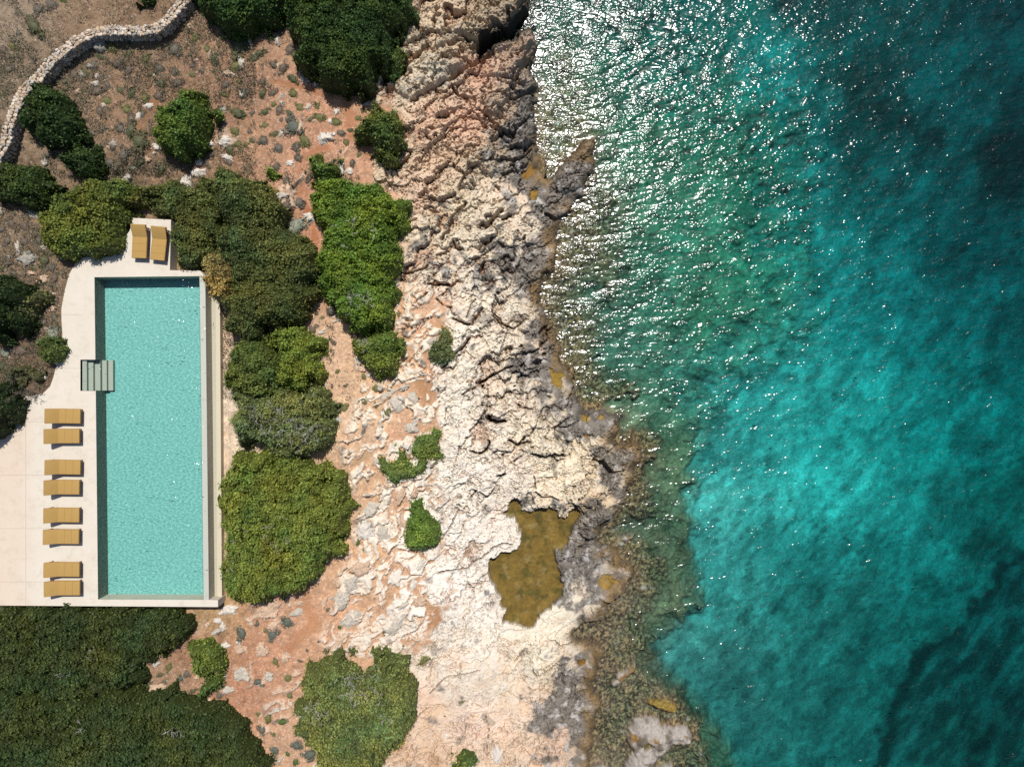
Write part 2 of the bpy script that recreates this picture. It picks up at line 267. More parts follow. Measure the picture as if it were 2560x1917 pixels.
base = np.where(land, 0.03 + hc * (1 - np.exp(-np.maximum(s_m, 0) / 0.55)), -0.03 - s4[..., 0] * (1 - np.exp(np.minimum(s_m, 0) / 0.7)))
zs_ = lerp(lerp(up(c_sea, U, V)[..., 0], gr4[..., 0], sst(-70, 70, up(c_z2, U, V))), br4[..., 0], sst(-50, 50, up(c_z1, U, V)))
zb = np.where(land, hc * sst(0, 40, up(c_coast, U, V)), -zs_ * sst(0, 60, -up(c_coast, U, V)))       # smooth level used to lay the grid out

# rock mask
rk = up(c_rock, U, V) + fbm(wx * 1.2, wy * 1.2, 41, 4) * 30
ang = math.radians(52)
ca, sa = math.cos(ang), math.sin(ang)
along = wx * ca - wy * sa; across = wx * sa + wy * ca
wob = fbm(wx * .5, wy * .5, 50, 3)
al = along + wob * 1.2; ac = across + fbm(wx * .6 + 5, wy * .6, 51, 3) * 1.2
bro = up(c_broken, U, V)
brn = fbm(al * .55, ac * 1.5, 55, 4)
b1, b2, bid, bxx, byy = worley(al * .75 + n1 * .5, ac * 1.7 + n1 * .5, 57)
b1s, b2s, bids, _, bys = worley(al * 1.9 + n1 * .4, ac * 3.4 + n1 * .5, 59)
chunk = np.maximum((bid > .45 - brn * .9) * sst(.04, .12, b2 - b1), (bids > .62 - brn * .8) * sst(.06, .16, b2s - b1s))
brmask = sst(-15, 15, bro) * chunk
outc = chunk * sst(.16, .30, fbm(al * .3, ac * .5, 58, 4)) * sst(-700, -60, up(c_rock, U, V)) * sst(250, 500, U)   # scattered outcrops inland
rock = np.clip(np.maximum(np.maximum(sst(-8, 8, rk), brmask), outc * .9), 0, 1)
# soil pockets inside the rock
pock = sst(.28, .40, fbm(al * .35, ac * 1.0, 60, 4)) * sst(150, 0, up(c_rock, U, V))
rock = rock * (1 - .9 * pock * (rk < 130))
rock = np.where(land, rock, 1)
amp = np.clip(up(c_amp, U, V) * (.95 + 1.3 * fbm(wx * .22 + 3, wy * .22, 63, 3)), .13, .95)
f1, f2, cid, cx, cy = worley(al * .36 + fbm(wx * 1.2, wy * 1.2, 71, 4) * .55, ac * .70 + fbm(wx * 1.2, wy * 1.2, 72, 4) * .55, 70)
gap = f2 - f1
blk = (cid - .5) * .55 + cx * (cid * 7 % 1 - .3) * .35 + cy * .46 + .10 * sst(.0, .3, gap) - .26 * (1 - sst(.0, .04 + .05 * amp, gap))
h1_, h2_, hid, hx, hy = worley(wx * .95 + n1 * .5, wy * .95 + n1 * .5, 83)
blk3 = (hid - .5) * .22 + hy * .26 + hx * .10 - .12 * (1 - sst(0, .07, h2_ - h1_))
g1, g2, gid, gx, gy = worley(al * 1.5 + n1 * .3, ac * 3.0 + n1 * .4, 80)
blk2 = (gid - .5) * .12 + gy * .17 + gx * .05 - .08 * (1 - sst(0, .09, g2 - g1))
rid = 1 - np.abs(fbm(al * .7, ac * 1.8, 90, 5, .6)) * 2.2
fine = fbm(wx * 3.5, wy * 3.5, 95, 4, .65)
pit = sst(.25, .5, fbm(wx * 2.2, wy * 2.2, 99, 3))
ck = np.abs(fbm(al * .55, ac * 1.5, 401, 4, .55)); ck2 = np.abs(fbm(al * 1.6 + 9, ac * 3.4, 405, 3, .55)); ck3 = np.abs(fbm(wx * 1.1, wy * 1.1, 409, 4, .5))
lines = (1 - sst(0, .022, ck)) * .16 + (1 - sst(0, .035, ck2)) * .07 + (1 - sst(0, .02, ck3)) * .10
rel = -lines * sst(.12, .35, amp) + amp * (blk * 1.0 + blk3 * (.25 + 1.6 * np.clip(fbm(wx * .3, wy * .3, 64, 3) + .3, 0, 1)) + blk2 * (.15 + 1.5 * np.clip(fbm(wx * .35 + 7, wy * .35, 66, 3) + .2, 0, 1)) + (rid - .5) * .16) + fine * (.02 + .075 * amp) - pit * .12 * amp
edge = np.clip(s_m / .5, 0, 1)
inbr = sst(10, -10, rk)
calm = (sst(-420, -200, U) * sst(2400, 2200, V) * sst(-420, -200, V))
relief = rock * rel * (1 - inbr * .45) * edge + rock * inbr * (.10 + bid * .14 + byy * .20) + (1 - rock) * fbm(wx * 2, wy * 2, 101, 4) * .04

# traced cracks and caves
CRACKS = []
def cr(t, pts, w, dep): CRACKS.append((TILES[t](pts), w / 3.45, dep))
cr('D', [(1840, 1260), (1760, 1360), (1680, 1440), (1610, 1510)], 20, .7)
cr('D', [(1990, 290), (2050, 220), (2120, 160)], 30, .6); cr('D', [(2130, 230), (2190, 200)], 25, .5); cr('D', [(1700, 420), (1715, 480), (1770, 490)], 22, .6)
cr('D', [(1930, 490), (2000, 400)], 34, .5); cr('D', [(1600, 410), (1660, 330), (1690, 230), (1800, 100)], 26, .6); cr('D', [(1560, 540), (1620, 530), (1650, 500)], 16, .4)
cr('D', [(1700, 1090), (1780, 1130), (1840, 1140)], 20, .5); cr('D', [(1860, 1140), (1920, 1060), (1950, 1000)], 22, .5); cr('D', [(1820, 1090), (1860, 980), (1900, 930)], 12, .3)
cr('D', [(1930, 1650), (2060, 1560), (2208, 1500)], 22, .6); cr('D', [(1220, 700), (1350, 690), (1480, 640)], 18, .5); cr('D', [(1480, 790), (1600, 790), (1660, 800)], 18, .5)
cr('D', [(1560, 920), (1600, 970), (1690, 1000)], 14, .4); cr('D', [(1500, 60), (1600, 80), (1720, 20)], 22, .5); cr('D', [(1280, 310), (1390, 240)], 16, .4); cr('D', [(2040, 1060), (2110, 1130), (2208, 1180)], 14, .4)
cr('D', [(1400, 1110), (1560, 1075)], 10, .3); cr('D', [(1290, 1500), (1440, 1330)], 8, .3); cr('D', [(1360, 970), (1480, 870)], 10, .3); cr('D', [(1950, 640), (1940, 700)], 20, .4)
cr('F', [(1780, 90), (1840, 50), (1960, 10)], 16, .4); cr('F', [(2010, 280), (2090, 345), (2140, 310)], 32, .7); cr('F', [(1850, 580), (1950, 600), (2000, 560), (2010, 490)], 20, .6)
cr('F', [(2080, 800), (2150, 775)], 16, .4); cr('F', [(1850, 980), (1900, 920)], 14, .5); cr('F', [(1930, 930), (1995, 970), (2070, 880)], 12, .4); cr('F', [(1600, 1340), (1680, 1220), (1750, 1080)], 8, .3)
cr('F', [(1680, 1656), (1790, 1500), (1830, 1440)], 6, .2); cr('F', [(1570, 1630), (1700, 1600), (1820, 1590), (1880, 1530), (1950, 1500), (2060, 1400), (2140, 1370), (2208, 1385)], 12, .35)
cr('F', [(1560, 1110), (1620, 1040), (1680, 1000)], 6, .2); cr('F', [(1800, 1180), (1760, 1300), (1650, 1440)], 6, .2); cr('F', [(1310, 180), (1360, 185), (1400, 130)], 14, .3)
cr('K', [(70, 290), (130, 345), (200, 320)], 30, .7); cr('K', [(0, 600), (60, 570), (78, 500)], 20, .5); cr('K', [(250, 480), (310, 530), (370, 520), (430, 500)], 26, .7); cr('K', [(370, 490), (380, 460)], 20, .5)
cr('K', [(450, 600), (560, 640), (640, 600), (720, 620)], 22, .6); cr('K', [(980, 655), (1040, 670), (1090, 720), (1130, 775)], 34, .8); cr('K', [(1140, 770), (1240, 745)], 12, .3); cr('K', [(150, 790), (210, 780)], 16, .4)
cr('K', [(480, 930), (540, 980), (620, 970), (670, 1000)], 14, .5); cr('K', [(290, 670), (355, 620)], 12, .4); cr('K', [(380, 200), (450, 215)], 16, .4); cr('K', [(120, 590), (160, 570), (230, 580)], 14, .4); cr('K', [(660, 380), (760, 290)], 12, .4)
cr('K', [(740, 1030), (800, 1020), (850, 1060), (900, 1120)], 12, .4); cr('K', [(900, 450), (960, 450)], 22, .4); cr('K', [(470, 800), (480, 900)], 10, .4); cr('K', [(980, 1340), (900, 1320), (850, 1290)], 12, .3); cr('K', [(1000, 1340), (1040, 1220), (1140, 1130)], 10, .3)
cr('L', [(800, 500), (880, 420), (1030, 395)], 16, .6); cr('L', [(600, 560), (650, 560), (690, 620), (750, 600), (800, 570)], 9, .4); cr('L', [(450, 820), (490, 872), (600, 810), (660, 760), (690, 780), (870, 730)], 10, .5)
cr('L', [(650, 1000), (600, 1060), (500, 1100), (440, 1080)], 6, .25); cr('L', [(300, 740), (380, 640)], 10, .3)
cr('H', [(1500, 1020), (1560, 960), (1610, 900), (1660, 870), (1830, 850), (1930, 820)], 8, .4); cr('H', [(1360, 1270), (1420, 1190), (1500, 1140)], 7, .3); cr('H', [(1980, 1200), (2010, 1340), (1990, 1500)], 6, .2)
cr('J', [(60, 290), (110, 220), (180, 160)], 28, .6); cr('J', [(200, 230), (270, 205)], 26, .5); cr('J', [(375, 430), (380, 380)], 30, .6); cr('J', [(490, 1470), (560, 1470)], 50, .9); cr('J', [(120, 1040), (200, 1130), (290, 1180), (400, 1090)], 10, .35)
cr('J', [(0, 680), (40, 600)], 18, .4); cr('J', [(530, 1200), (570, 1160)], 24, .5); cr('J', [(310, 660), (340, 600)], 14, .3); cr('J', [(0, 1640), (110, 1580)], 22, .6)
cr('J', [(570, 190), (640, 240), (740, 220), (840, 60)], 26, .5)
cr('I', [(-20, 420), (60, 390), (150, 320), (250, 270), (330, 230), (400, 200)], 90, 2.6); cr('I', [(340, 620), (390, 600), (440, 570)], 24, .6); cr('I', [(230, 830), (300, 850), (380, 820), (460, 840)], 24, .7); cr('I', [(180, 1360), (280, 1390), (380, 1350), (430, 1300)], 24, .6)
cr('I', [(180, 680), (300, 690), (330, 650)], 20, .6); cr('I', [(90, 1090), (150, 1140), (200, 1170)], 16, .5)
cr('B', [(1660, 690), (1780, 610), (1900, 560), (2040, 480)], 36, 1.0); cr('B', [(1240, 600), (1330, 540), (1450, 430), (1490, 390)], 28, .8); cr('B', [(1330, 880), (1480, 800), (1640, 700)], 22, .6); cr('B', [(1690, 740), (1750, 830), (1820, 850)], 22, .6)
cr('B', [(1290, 700), (1340, 640)], 34, .5); cr('B', [(1760, 1620), (1800, 1540), (1830, 1500)], 24, .6); cr('B', [(1930, 960), (2000, 1010), (2100, 1120), (2208, 1190)], 20, .6); cr('B', [(1600, 480), (1720, 500), (1900, 580)], 28, .6)
cr('B', [(1560, 1010), (1640, 1000), (1690, 980)], 18, .5); cr('B', [(1260, 1120), (1340, 1090)], 16, .4); cr('B', [(1440, 1310), (1540, 1240), (1680, 1120)], 12, .4); cr('B', [(1190, 1450), (1250, 1440), (1340, 1310), (1260, 1290)], 18, .5); cr('B', [(1420, 1400), (1500, 1280)], 12, .4)
cr('B', [(1520, 180), (1550, 150), (1590, 140)], 20, .4); cr('B', [(1780, 300), (1900, 380), (2060, 330)], 30, .6); cr('B', [(2130, 1520), (2208, 1480)], 20, .5); cr('B', [(1900, 1380), (2000, 1410), (2060, 1380)], 16, .4); cr('B', [(1700, 1420), (1730, 1480), (1790, 1500)], 16, .4)
cr('B', [(960, 870), (1040, 820), (1100, 760)], 12, .3); cr('B', [(1400, 230), (1480, 290), (1400, 340)], 10, .3)
cr('L', [(1250, 1170), (1275, 1200), (1260, 1300), (1255, 1500)], 12, .35)
for pts, w, dep in CRACKS:
    a = np.array(pts); m = w * 2 + 12
    i0, i1 = np.searchsorted(uu, [a[:, 0].min() - m, a[:, 0].max() + m]); j0, j1 = np.searchsorted(vv, [a[:, 1].min() - m, a[:, 1].max() + m])
    su, sv = U[j0:j1, i0:i1], V[j0:j1, i0:i1]
    d = seg_dist(su + fbm(su * .06, sv * .06, 5, 3) * w * .9, sv + fbm(su * .06 + 7, sv * .06, 6, 3) * w * .9, pts)
    k = np.clip(1 - d / (w * .62), 0, 1)
    relief[j0:j1, i0:i1] -= dep * sst(0, .65, k)
    # a raised lip on the upper side throws the shadow into the crack
    lip = np.clip(1 - seg_dist(su, sv + w * .9, pts) / (w * 1.5), 0, 1)
    relief[j0:j1, i0:i1] += .13 * min(dep, .6) * lip * (d > w * .6)
# raised slabs
SLABS = [(D([(1640, 830), (1830, 780), (1850, 690), (1950, 720), (1960, 950), (1850, 1130), (1790, 1120), (1700, 1070), (1690, 900)]), .45),
         (D([(1650, 1160), (1840, 1140), (1850, 1250), (1740, 1390), (1680, 1370), (1690, 1200)]), .35), (D([(2050, 230), (2110, 200), (2130, 280), (2080, 330), (2040, 300)]), .35),
         (F([(1950, 100), (2020, 110), (2160, 240), (2130, 300), (2010, 260), (1950, 170)]), .4), (F([(1930, 240), (2010, 250), (2000, 330), (1930, 350)]), .3), (F([(2010, 500), (2090, 490), (2160, 530), (2140, 590), (2030, 580)]), .35),
         (F([(1930, 880), (2060, 840), (2080, 890), (2000, 965), (1920, 920)]), .25), (K_ if False else I3([(340, 560), (420, 500), (650, 510), (790, 520), (700, 600), (560, 620), (440, 600)]), .35),
         (I3([(720, 640), (860, 590), (1000, 600), (1120, 640), (1280, 640), (1250, 740), (1140, 760), (1040, 660), (960, 660), (930, 720), (1100, 800), (1160, 900), (1000, 1050), (900, 1090), (740, 1010), (720, 800)]), .28),
         (I3([(870, 1190), (930, 1100), (1160, 1080), (1140, 1130), (1040, 1210), (980, 1330), (900, 1320), (850, 1260)]), .4), (I3([(360, 1040), (480, 1000), (650, 1040), (440, 1110)]), .25),
         (B([(1300, 640), (1440, 600), (1640, 560), (1660, 660), (1560, 770), (1470, 840), (1340, 860), (1200, 790), (1210, 700)]), .5), (B([(1420, 440), (1560, 460), (1650, 540), (1640, 600), (1350, 620), (1300, 590)]), .35),
         (B([(1560, 270), (1800, 180), (1960, 260), (2050, 330), (1900, 370), (1780, 300), (1560, 420)]), .5), (B([(1600, 520), (1740, 430), (1830, 470), (1800, 580), (1700, 620), (1650, 600)]), .4), (B([(1960, 440), (2060, 380), (2160, 300), (2208, 340), (2208, 420), (2040, 480)]), .4),
         (B([(1960, 820), (2100, 830), (2208, 900), (2150, 1000), (2050, 1040), (1970, 1000)]), .3), (B([(1790, 1600), (1810, 1530), (1920, 1480), (1890, 1600), (1830, 1650)]), .35), (B([(1960, 1400), (2060, 1400), (2080, 1490), (2000, 1530), (1950, 1480)]), .35),
         (I1([(280, 730), (440, 660), (490, 700), (480, 790), (330, 810)]), .35), (I1([(330, 860), (450, 850), (490, 1010), (480, 1150), (380, 1220), (300, 1100)]), .3), (I1([(0, 1420), (100, 1380), (145, 1440), (110, 1520), (20, 1500)]), .35),
         (I1([(620, 1500), (760, 1440), (900, 1400), (950, 1500), (880, 1620), (800, 1656), (640, 1656)]), .3), (I1([(150, 270), (400, 250), (480, 340), (400, 480), (380, 600), (200, 680), (0, 650), (0, 500), (100, 420)]), .4)]
for pts, hgt in SLABS:
    a = np.array(pts); m = 14
    i0, i1 = np.searchsorted(uu, [a[:, 0].min() - m, a[:, 0].max() + m]); j0, j1 = np.searchsorted(vv, [a[:, 1].min() - m, a[:, 1].max() + m])
    su, sv = U[j0:j1, i0:i1], V[j0:j1, i0:i1]
    d = sdf(su + fbm(su * .05, sv * .05, 15, 3) * 9, sv + fbm(su * .05 + 7, sv * .05, 16, 3) * 9, pts)
    relief[j0:j1, i0:i1] += hgt * (sst(-2.5, 4, d) * .7 + sst(0, 22, d) * .3)

Z = base + relief * calm
seab = (1 - edge) * 1.0
Z = np.where(land, np.maximum(Z, .03 + .05 * fine), Z)
cav = np.zeros(U.shape, bool)
i0, i1 = np.searchsorted(uu, [1150, 1340]); j0, j1 = np.searchsorted(vv, [20, 160])
cpts, cw, _ = [c for c in CRACKS if c[2] == 2.6][0]
su, sv = U[j0:j1, i0:i1], V[j0:j1, i0:i1]
dcv = seg_dist(su + fbm(su * .05, sv * .05, 5, 3) * 12, sv + fbm(su * .05 + 7, sv * .05, 6, 3) * 12, cpts)
Z[j0:j1, i0:i1] = lerp(Z[j0:j1, i0:i1], -.5, sst(17, 12, dcv) * (su > 1192)); cj0, cj1, ci0, ci1, dcu = j0, j1, i0, i1, su
# seabed relief
dsea = np.clip(-s_m / 1.2, 0, 1)
w1, w2, wid, wcx, wcy = worley(wx * 1.1 + n1 * .5, wy * 1.1 + wob, 120)
rough = np.maximum(z1, z2 * .7) * .9 + .04
Z = np.where(land, Z, np.minimum(Z + dsea * rough * ((wid - .5) * .45 * sst(0, .35, w2 - w1) * (rough > .1) + fine * .22 + fbm(wx * .8, wy * .8, 130, 3) * .5), -.02 - .08 * np.clip(-s_m * 3, 0, 1)))
# rocks standing off the shore at the bottom of the frame
ISLES = [(I4([(1240, 1900), (1250, 1600), (1310, 1500), (1260, 1300), (1330, 1200), (1480, 1190), (1600, 1280), (1760, 1260), (1810, 1360), (1760, 1440), (1650, 1420), (1580, 1520), (1490, 1600), (1490, 1900)]), .75),
         (I4([(1450, 1050), (1560, 1040), (1700, 1080), (1700, 1120), (1620, 1160), (1470, 1110)]), .35), (I4([(1140, 930), (1200, 820), (1340, 750), (1300, 820), (1220, 900), (1150, 950)]), .22),
         (I4([(1560, 1640), (1640, 1600), (1660, 1720), (1560, 1720)]), .3), (I3([(1210, 1340), (1250, 1300), (1310, 1280), (1290, 1320), (1230, 1350)]), .2), (I4([(990, 1640), (1050, 1600), (1110, 1640), (1080, 1700), (990, 1700)]), .25)]
isl = np.zeros(U.shape, np.float32)
for pts, hgt in ISLES:
    a = np.array(pts); m = 20
    i0, i1 = np.searchsorted(uu, [a[:, 0].min() - m, a[:, 0].max() + m]); j0, j1 = np.searchsorted(vv, [a[:, 1].min() - m, a[:, 1].max() + m])
    su, sv = U[j0:j1, i0:i1], V[j0:j1, i0:i1]
    d = sdf(su + fbm(su * .05, sv * .05, 15, 3) * 9, sv + fbm(su * .05 + 7, sv * .05, 16, 3) * 9, pts)
    t = sst(-12, 10, d)
    Z[j0:j1, i0:i1] = lerp(Z[j0:j1, i0:i1], hgt * (.5 + .5 * sst(0, 30, d)) + fine[j0:j1, i0:i1] * .14 + (blk3 * .45 + blk2 * .4 + blk * .18)[j0:j1, i0:i1], t)
    isl[j0:j1, i0:i1] = np.maximum(isl[j0:j1, i0:i1], t)

# rock pools
POOLS = [  # polygon, water level, colour
    (I3([(190, 1120), (250, 1080), (270, 1000), (360, 1010), (370, 1080), (440, 1110), (480, 1070), (600, 1060), (670, 1090), (690, 1140), (740, 1170), (780, 1120), (830, 1060), (890, 1100), (860, 1170),
         (800, 1220), (780, 1290), (740, 1400), (700, 1440), (640, 1410), (660, 1500), (690, 1590), (690, 1680), (730, 1740), (700, 1830), (640, 1880), (600, 1930), (520, 1980), (480, 2080), (430, 2110), (360, 2090), (310, 2060),
         (200, 2050), (220, 1950), (170, 1910), (190, 1830), (130, 1760), (80, 1700), (70, 1620), (90, 1520), (190, 1440), (330, 1440), (350, 1320), (340, 1220), (300, 1150)]), .30, (140, 118, 62)),
    (I2([(600, 1510), (660, 1560), (715, 1560), (710, 1640), (690, 1690), (620, 1670), (615, 1590)]), .50, (170, 142, 70)),
    (I3([(870, 260), (920, 265), (930, 300), (900, 325), (862, 300)]), .46, (182, 152, 82)), (I3([(1030, 262), (1060, 265), (1058, 300), (1020, 290)]), .46, (180, 150, 88)),
    (I4([(1020, 30), (1080, -5), (1130, 0), (1170, 50), (1130, 100), (1090, 125), (1020, 90)]), .36, (180, 146, 82)), (I1([(420, 1625), (500, 1640), (480, 1740), (430, 1710)]), .34, (176, 138, 62)),
    (I3([(900, 440), (935, 440), (940, 475), (905, 470)]), .42, (150, 115, 45)), (I3([(575, 95), (620, 100), (640, 130), (590, 130)]), .55, (110, 90, 50)), (I4([(840, 740), (910, 740), (905, 780), (850, 785)]), .3, (150, 110, 50)), (I4([(1380, 1410), (1440, 1390), (1460, 1420), (1400, 1450)]), .38, (100, 90, 45)),
    (I1([(350, 1480), (430, 1420), (490, 1470), (430, 1530), (360, 1530)]), .34, (165, 125, 60))]
puddle = np.zeros(U.shape, np.float32); pudc = np.zeros(U.shape + (3,))
for pts, lev, col in POOLS:
    a = np.array(pts); m = 30
    i0, i1 = np.searchsorted(uu, [a[:, 0].min() - m, a[:, 0].max() + m]); j0, j1 = np.searchsorted(vv, [a[:, 1].min() - m, a[:, 1].max() + m])
    su, sv = U[j0:j1, i0:i1], V[j0:j1, i0:i1]
    d = sdf(su, sv, pts) + n1[j0:j1, i0:i1] * 10 + fine[j0:j1, i0:i1] * 6
    zz = Z[j0:j1, i0:i1]
    big = len(pts) > 20
    out = np.maximum(zz, lev + .03 + sst(0, 15, -d) * .10)           # the rim stays above the water
    inn = lev - .05 - sst(0, 25, d) * (.16 if big else .08) + fine[j0:j1, i0:i1] * .05
    w = sst(-2, 2, d)
    near = d > -28
    Z[j0:j1, i0:i1] = np.where(near, lerp(out, inn, w), zz)
    puddle[j0:j1, i0:i1] = np.maximum(puddle[j0:j1, i0:i1], w)
    pudc[j0:j1, i0:i1] = np.where((w > 0)[..., None], srgb(*col), pudc[j0:j1, i0:i1])

# terrace, pool and overflow gutter cut into the ground
dk = up(c_deck, U, V)
Z = np.where(dk > 3, np.minimum(Z, 2.7), Z)
Z = np.where((dk > -30) & (dk <= 3) & (U < 330) & (V < 1500), np.minimum(Z, 2.96), Z)
Z = np.where((dk > -40) & (dk <= 3) & (U >= 270), np.minimum(Z, 2.75), Z)
for pl, zz in ((POOLP, 1.5), (WEIR, 1.5), ([(190, 880), (260, 880), (260, 1000), (190, 1000)], 1.5), ([(510, 700), (566, 790), (572, 1500), (515, 1505)], 1.95)):
    pm = inside(U, V, [(a + (-4 if i in (0, 3) else 4), b) for i, (a, b) in enumerate(pl)])
    Z = np.where(pm, np.minimum(Z, zz), Z)

# ------------------------------------------------------------------ surface colours
f3 = fbm(wx * 9, wy * 9, 140, 3)[..., None]; f4 = fbm(wx * .8, wy * .8, 150, 4)[..., None]
hue = fbm(wx * 1.7, wy * 1.7, 160, 4)[..., None]
soil = up(c_soil, U, V) * (1 + f3 * .35 + f4 * .35)
soil = soil * (1 + hue * np.array([.08, 0, -.08]))
soil = lerp(soil, soil.mean(-1, keepdims=True) * np.array([1.30, .97, .66]), lerp(.62, .36, sst(500, 1000, U + V * .25))[..., None])
soil = soil * np.array([1.03, 1.03, .97]) * (1 + fbm(wx * 2.6, wy * 2.6, 155, 4, .65)[..., None] * .7)
soil = lerp(soil, np.array([.44, .30, .20]), (.22 * sst(560, 760, U))[..., None])
trail = np.zeros(U.shape)
for pts, w in ((B([(1180, 420), (1130, 520), (1080, 600), (960, 740), (800, 820), (780, 900), (830, 1000), (800, 1100), (830, 1200), (950, 1280), (980, 1360)]), 14), (B([(600, 1280), (430, 1330), (400, 1450), (380, 1656)]), 14),
               (D([(440, -20), (430, 100), (490, 260), (520, 480), (550, 700), (600, 900), (610, 1020)]), 9), (A([(1300, 1290), (1230, 1200), (1220, 1080), (1280, 960), (1380, 870)]), 12), (F([(1450, 0), (1480, 150), (1430, 300)]), 20), (F([(900, 660), (980, 560)]), 14), (F([(1200, 1300), (1330, 1450), (1450, 1550)]), 26),
               (H([(1550, 240), (1590, 330), (1530, 420)]), 20), (B([(180, 700), (400, 760), (700, 830), (860, 830)]), 12), (D([(1990, 600), (1960, 800), (1970, 950)]), 10), (D([(1560, 980), (1620, 1040), (1580, 1160)]), 9), (H([(380, 100), (430, 260), (520, 420), (380, 520), (300, 640)]), 18)):
    a = np.array(pts); m = 50
    i0, i1 = np.searchsorted(uu, [a[:, 0].min() - m, a[:, 0].max() + m]); j0, j1 = np.searchsorted(vv, [a[:, 1].min() - m, a[:, 1].max() + m])
    su, sv = U[j0:j1, i0:i1], V[j0:j1, i0:i1]
    d = seg_dist(su, sv, pts) + n1[j0:j1, i0:i1] * 14
    trail[j0:j1, i0:i1] = np.maximum(trail[j0:j1, i0:i1], sst(w * 1.2, w * .4, d))
tc = up(c_soil, U, V) * np.array([.84, .98, .98])
soil = lerp(soil, tc * (1 + f3 * .12), (trail * .8)[..., None])
rk3 = up(c_rockc, U, V) * np.array([1.20, 1.21, 1.18]) * (1 + .14 * sst(500, 200, V))[..., None] * (1 + f3 * .16 + f4 * .10 + (cid[..., None] - .5) * .08)
rk3 = rk3 * (1 + hue * np.array([.04, -.02, -.08]))
mo1 = sst(-.05, .3, fbm(al * .5, ac * 1.0, 431, 5, .62))[..., None]; mo2 = sst(.05, .3, fbm(al * .9 + 4, ac * 1.8, 437, 5, .65))[..., None]
low_ = sst(1350, 1650, V)[..., None]; rk3 = rk3 * lerp(1, np.array([.96, 1.01, 1.08]), low_)
rk3 = rk3 * (1 - mo1 * np.array([.02, .06, .11]) * (.35 + .9 * low_)); rk3 = rk3 * (1 - mo2 * np.array([.14, .14, .13]) * (.35 + .75 * low_))
pinkm = sst(.05, .35, fbm(wx * .5, wy * .5, 165, 3))[..., None] * np.array([.03, -.02, -.03])
rk3 = rk3 * (1 + pinkm)
# dark lichen / pitted crust on the weathered upper rock
lich = sst(.05, .30, fbm(wx * 3.2, wy * 3.2, 170, 4, .7)) * np.clip(amp * .6, 0, .38)
rk3 = lerp(rk3, rk3 * np.array([.42, .44, .46]), (lich * .75)[..., None])
gm = sst(.50, .68, up(c_grey, U, V) + fbm(wx * .9, wy * .9, 180, 5, .6) * .75)
greyc = srgb(126, 119, 110) * (1 + f3 * .6)
greyc = lerp(greyc, srgb(84, 80, 76), sst(.05, .3, fbm(wx * 2.2, wy * 2.2, 183, 4, .6))[..., None])
greyc = lerp(greyc, srgb(200, 194, 188), sst(.08, .34, fbm(wx * 1.8, wy * 1.8, 185, 5, .6))[..., None])
rk3 = lerp(rk3, greyc, (gm * .9)[..., None])
spots = sst(.46, .52, fbm(wx * .75, wy * .75, 189, 2)) * .6
rk3 = lerp(rk3, srgb(150, 138, 125), spots[..., None])
cave_dark = np.zeros(U.shape); cave_dark[cj0:cj1, ci0:ci1] = sst(34, 20, dcv) * (dcu > 1195)  # inlet walls go near black close to the crevice line
rk3 = lerp(rk3, np.array([.03, .026, .02]), cave_dark[..., None])
om = sst(.35, .7, up(c_och, U, V) + fbm(wx * 1.1, wy * 1.1, 190, 4) * .5) * sst(1.0, .2, s_m + fbm(wx, wy, 192, 3) * .5)
ochc = lerp(srgb(158, 128, 84), srgb(112, 88, 52), sst(-.2, .3, f3 + f4))
rk3 = lerp(rk3, ochc, om[..., None] * .9)
wetb = sst(.42, .04, s_m + n1 * .25)
rk3 = lerp(rk3, np.array([.045, .036, .022]), (wetb * .75)[..., None])
# soil settled in the low places
lin_ = np.clip(lines / .16, 0, 1) * (1 - gm); rk3 = lerp(rk3, rk3 * np.array([.62, .5, .4]), (lin_ * .6)[..., None])
lowm = sst(-.05, -.30, relief) * sst(230, 60, up(c_rock, U, V)) * .7
landc = lerp(soil, rk3, (rock * (1 - lowm))[..., None])
# pale grit through the broken ground
grit = sst(.12, .4, fbm(wx * 7, wy * 7, 200, 3)) * (1 - rock) * (1 - trail * .7) * sst(-900, -200, up(c_rock, U, V))
landc = lerp(landc, np.minimum(landc * 1.5 + .06, .62), (grit * .6)[..., None])
# submerged
cob_caustic = (.65 + .7 * wid)[..., None]  # cobble cells also stand in for caustic light, painted into the bed colour
cob_caustic2 = (.75 + .5 * gid)[..., None]
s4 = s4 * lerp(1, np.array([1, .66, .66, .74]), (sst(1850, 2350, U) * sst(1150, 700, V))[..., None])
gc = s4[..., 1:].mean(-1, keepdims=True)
seac = lerp(s4[..., 1:], gc, .25) * lerp(lerp(.60, .45, sst(1200, 1600, V))[..., None], .56, z2[..., None]) * lerp(1, cob_caustic, (.30 + .3 * z2[..., None])) * lerp(1, cob_caustic2, .55) * (1 + f3 * .5)
fw = fbm(wx * 3, wy * 3, 333, 3)
q1_, q2_, qid_, _, _ = worley(along * .75 + fw * .5, across * 1.5 + fw * .5, 330)
v1_, v2_, vid_, _, _ = worley(along * 1.9 + fw * .4, across * 3.2 + fw * .5, 340)
seac = seac * (1 + ((qid_ - .5) * .45 * sst(0, .25, q2_ - q1_) + (vid_ - .5) * .6 * sst(0, .3, v2_ - v1_))[..., None])
strk = fbm(along * .25, across * .9, 210, 4, .6)[..., None]
seac = seac * (1 + strk * .65 * (1 - z1[..., None]))
seac = lerp(seac, seac * np.array([.35, .4, .35]), (sst(.12, .4, fbm(wx * .6, wy * .6, 215, 4)) * (.35 + .4 * z1))[..., None])
sp1 = sst(.0, .22, fbm(wx * 4.5, wy * 4.5, 351, 3, .7)); sp2 = sst(.05, .28, fbm(wx * 8, wy * 8, 353, 2, .7))
spk = (sp1 * .6 + sp2 * .6) * np.maximum(z1, z2 * .45)
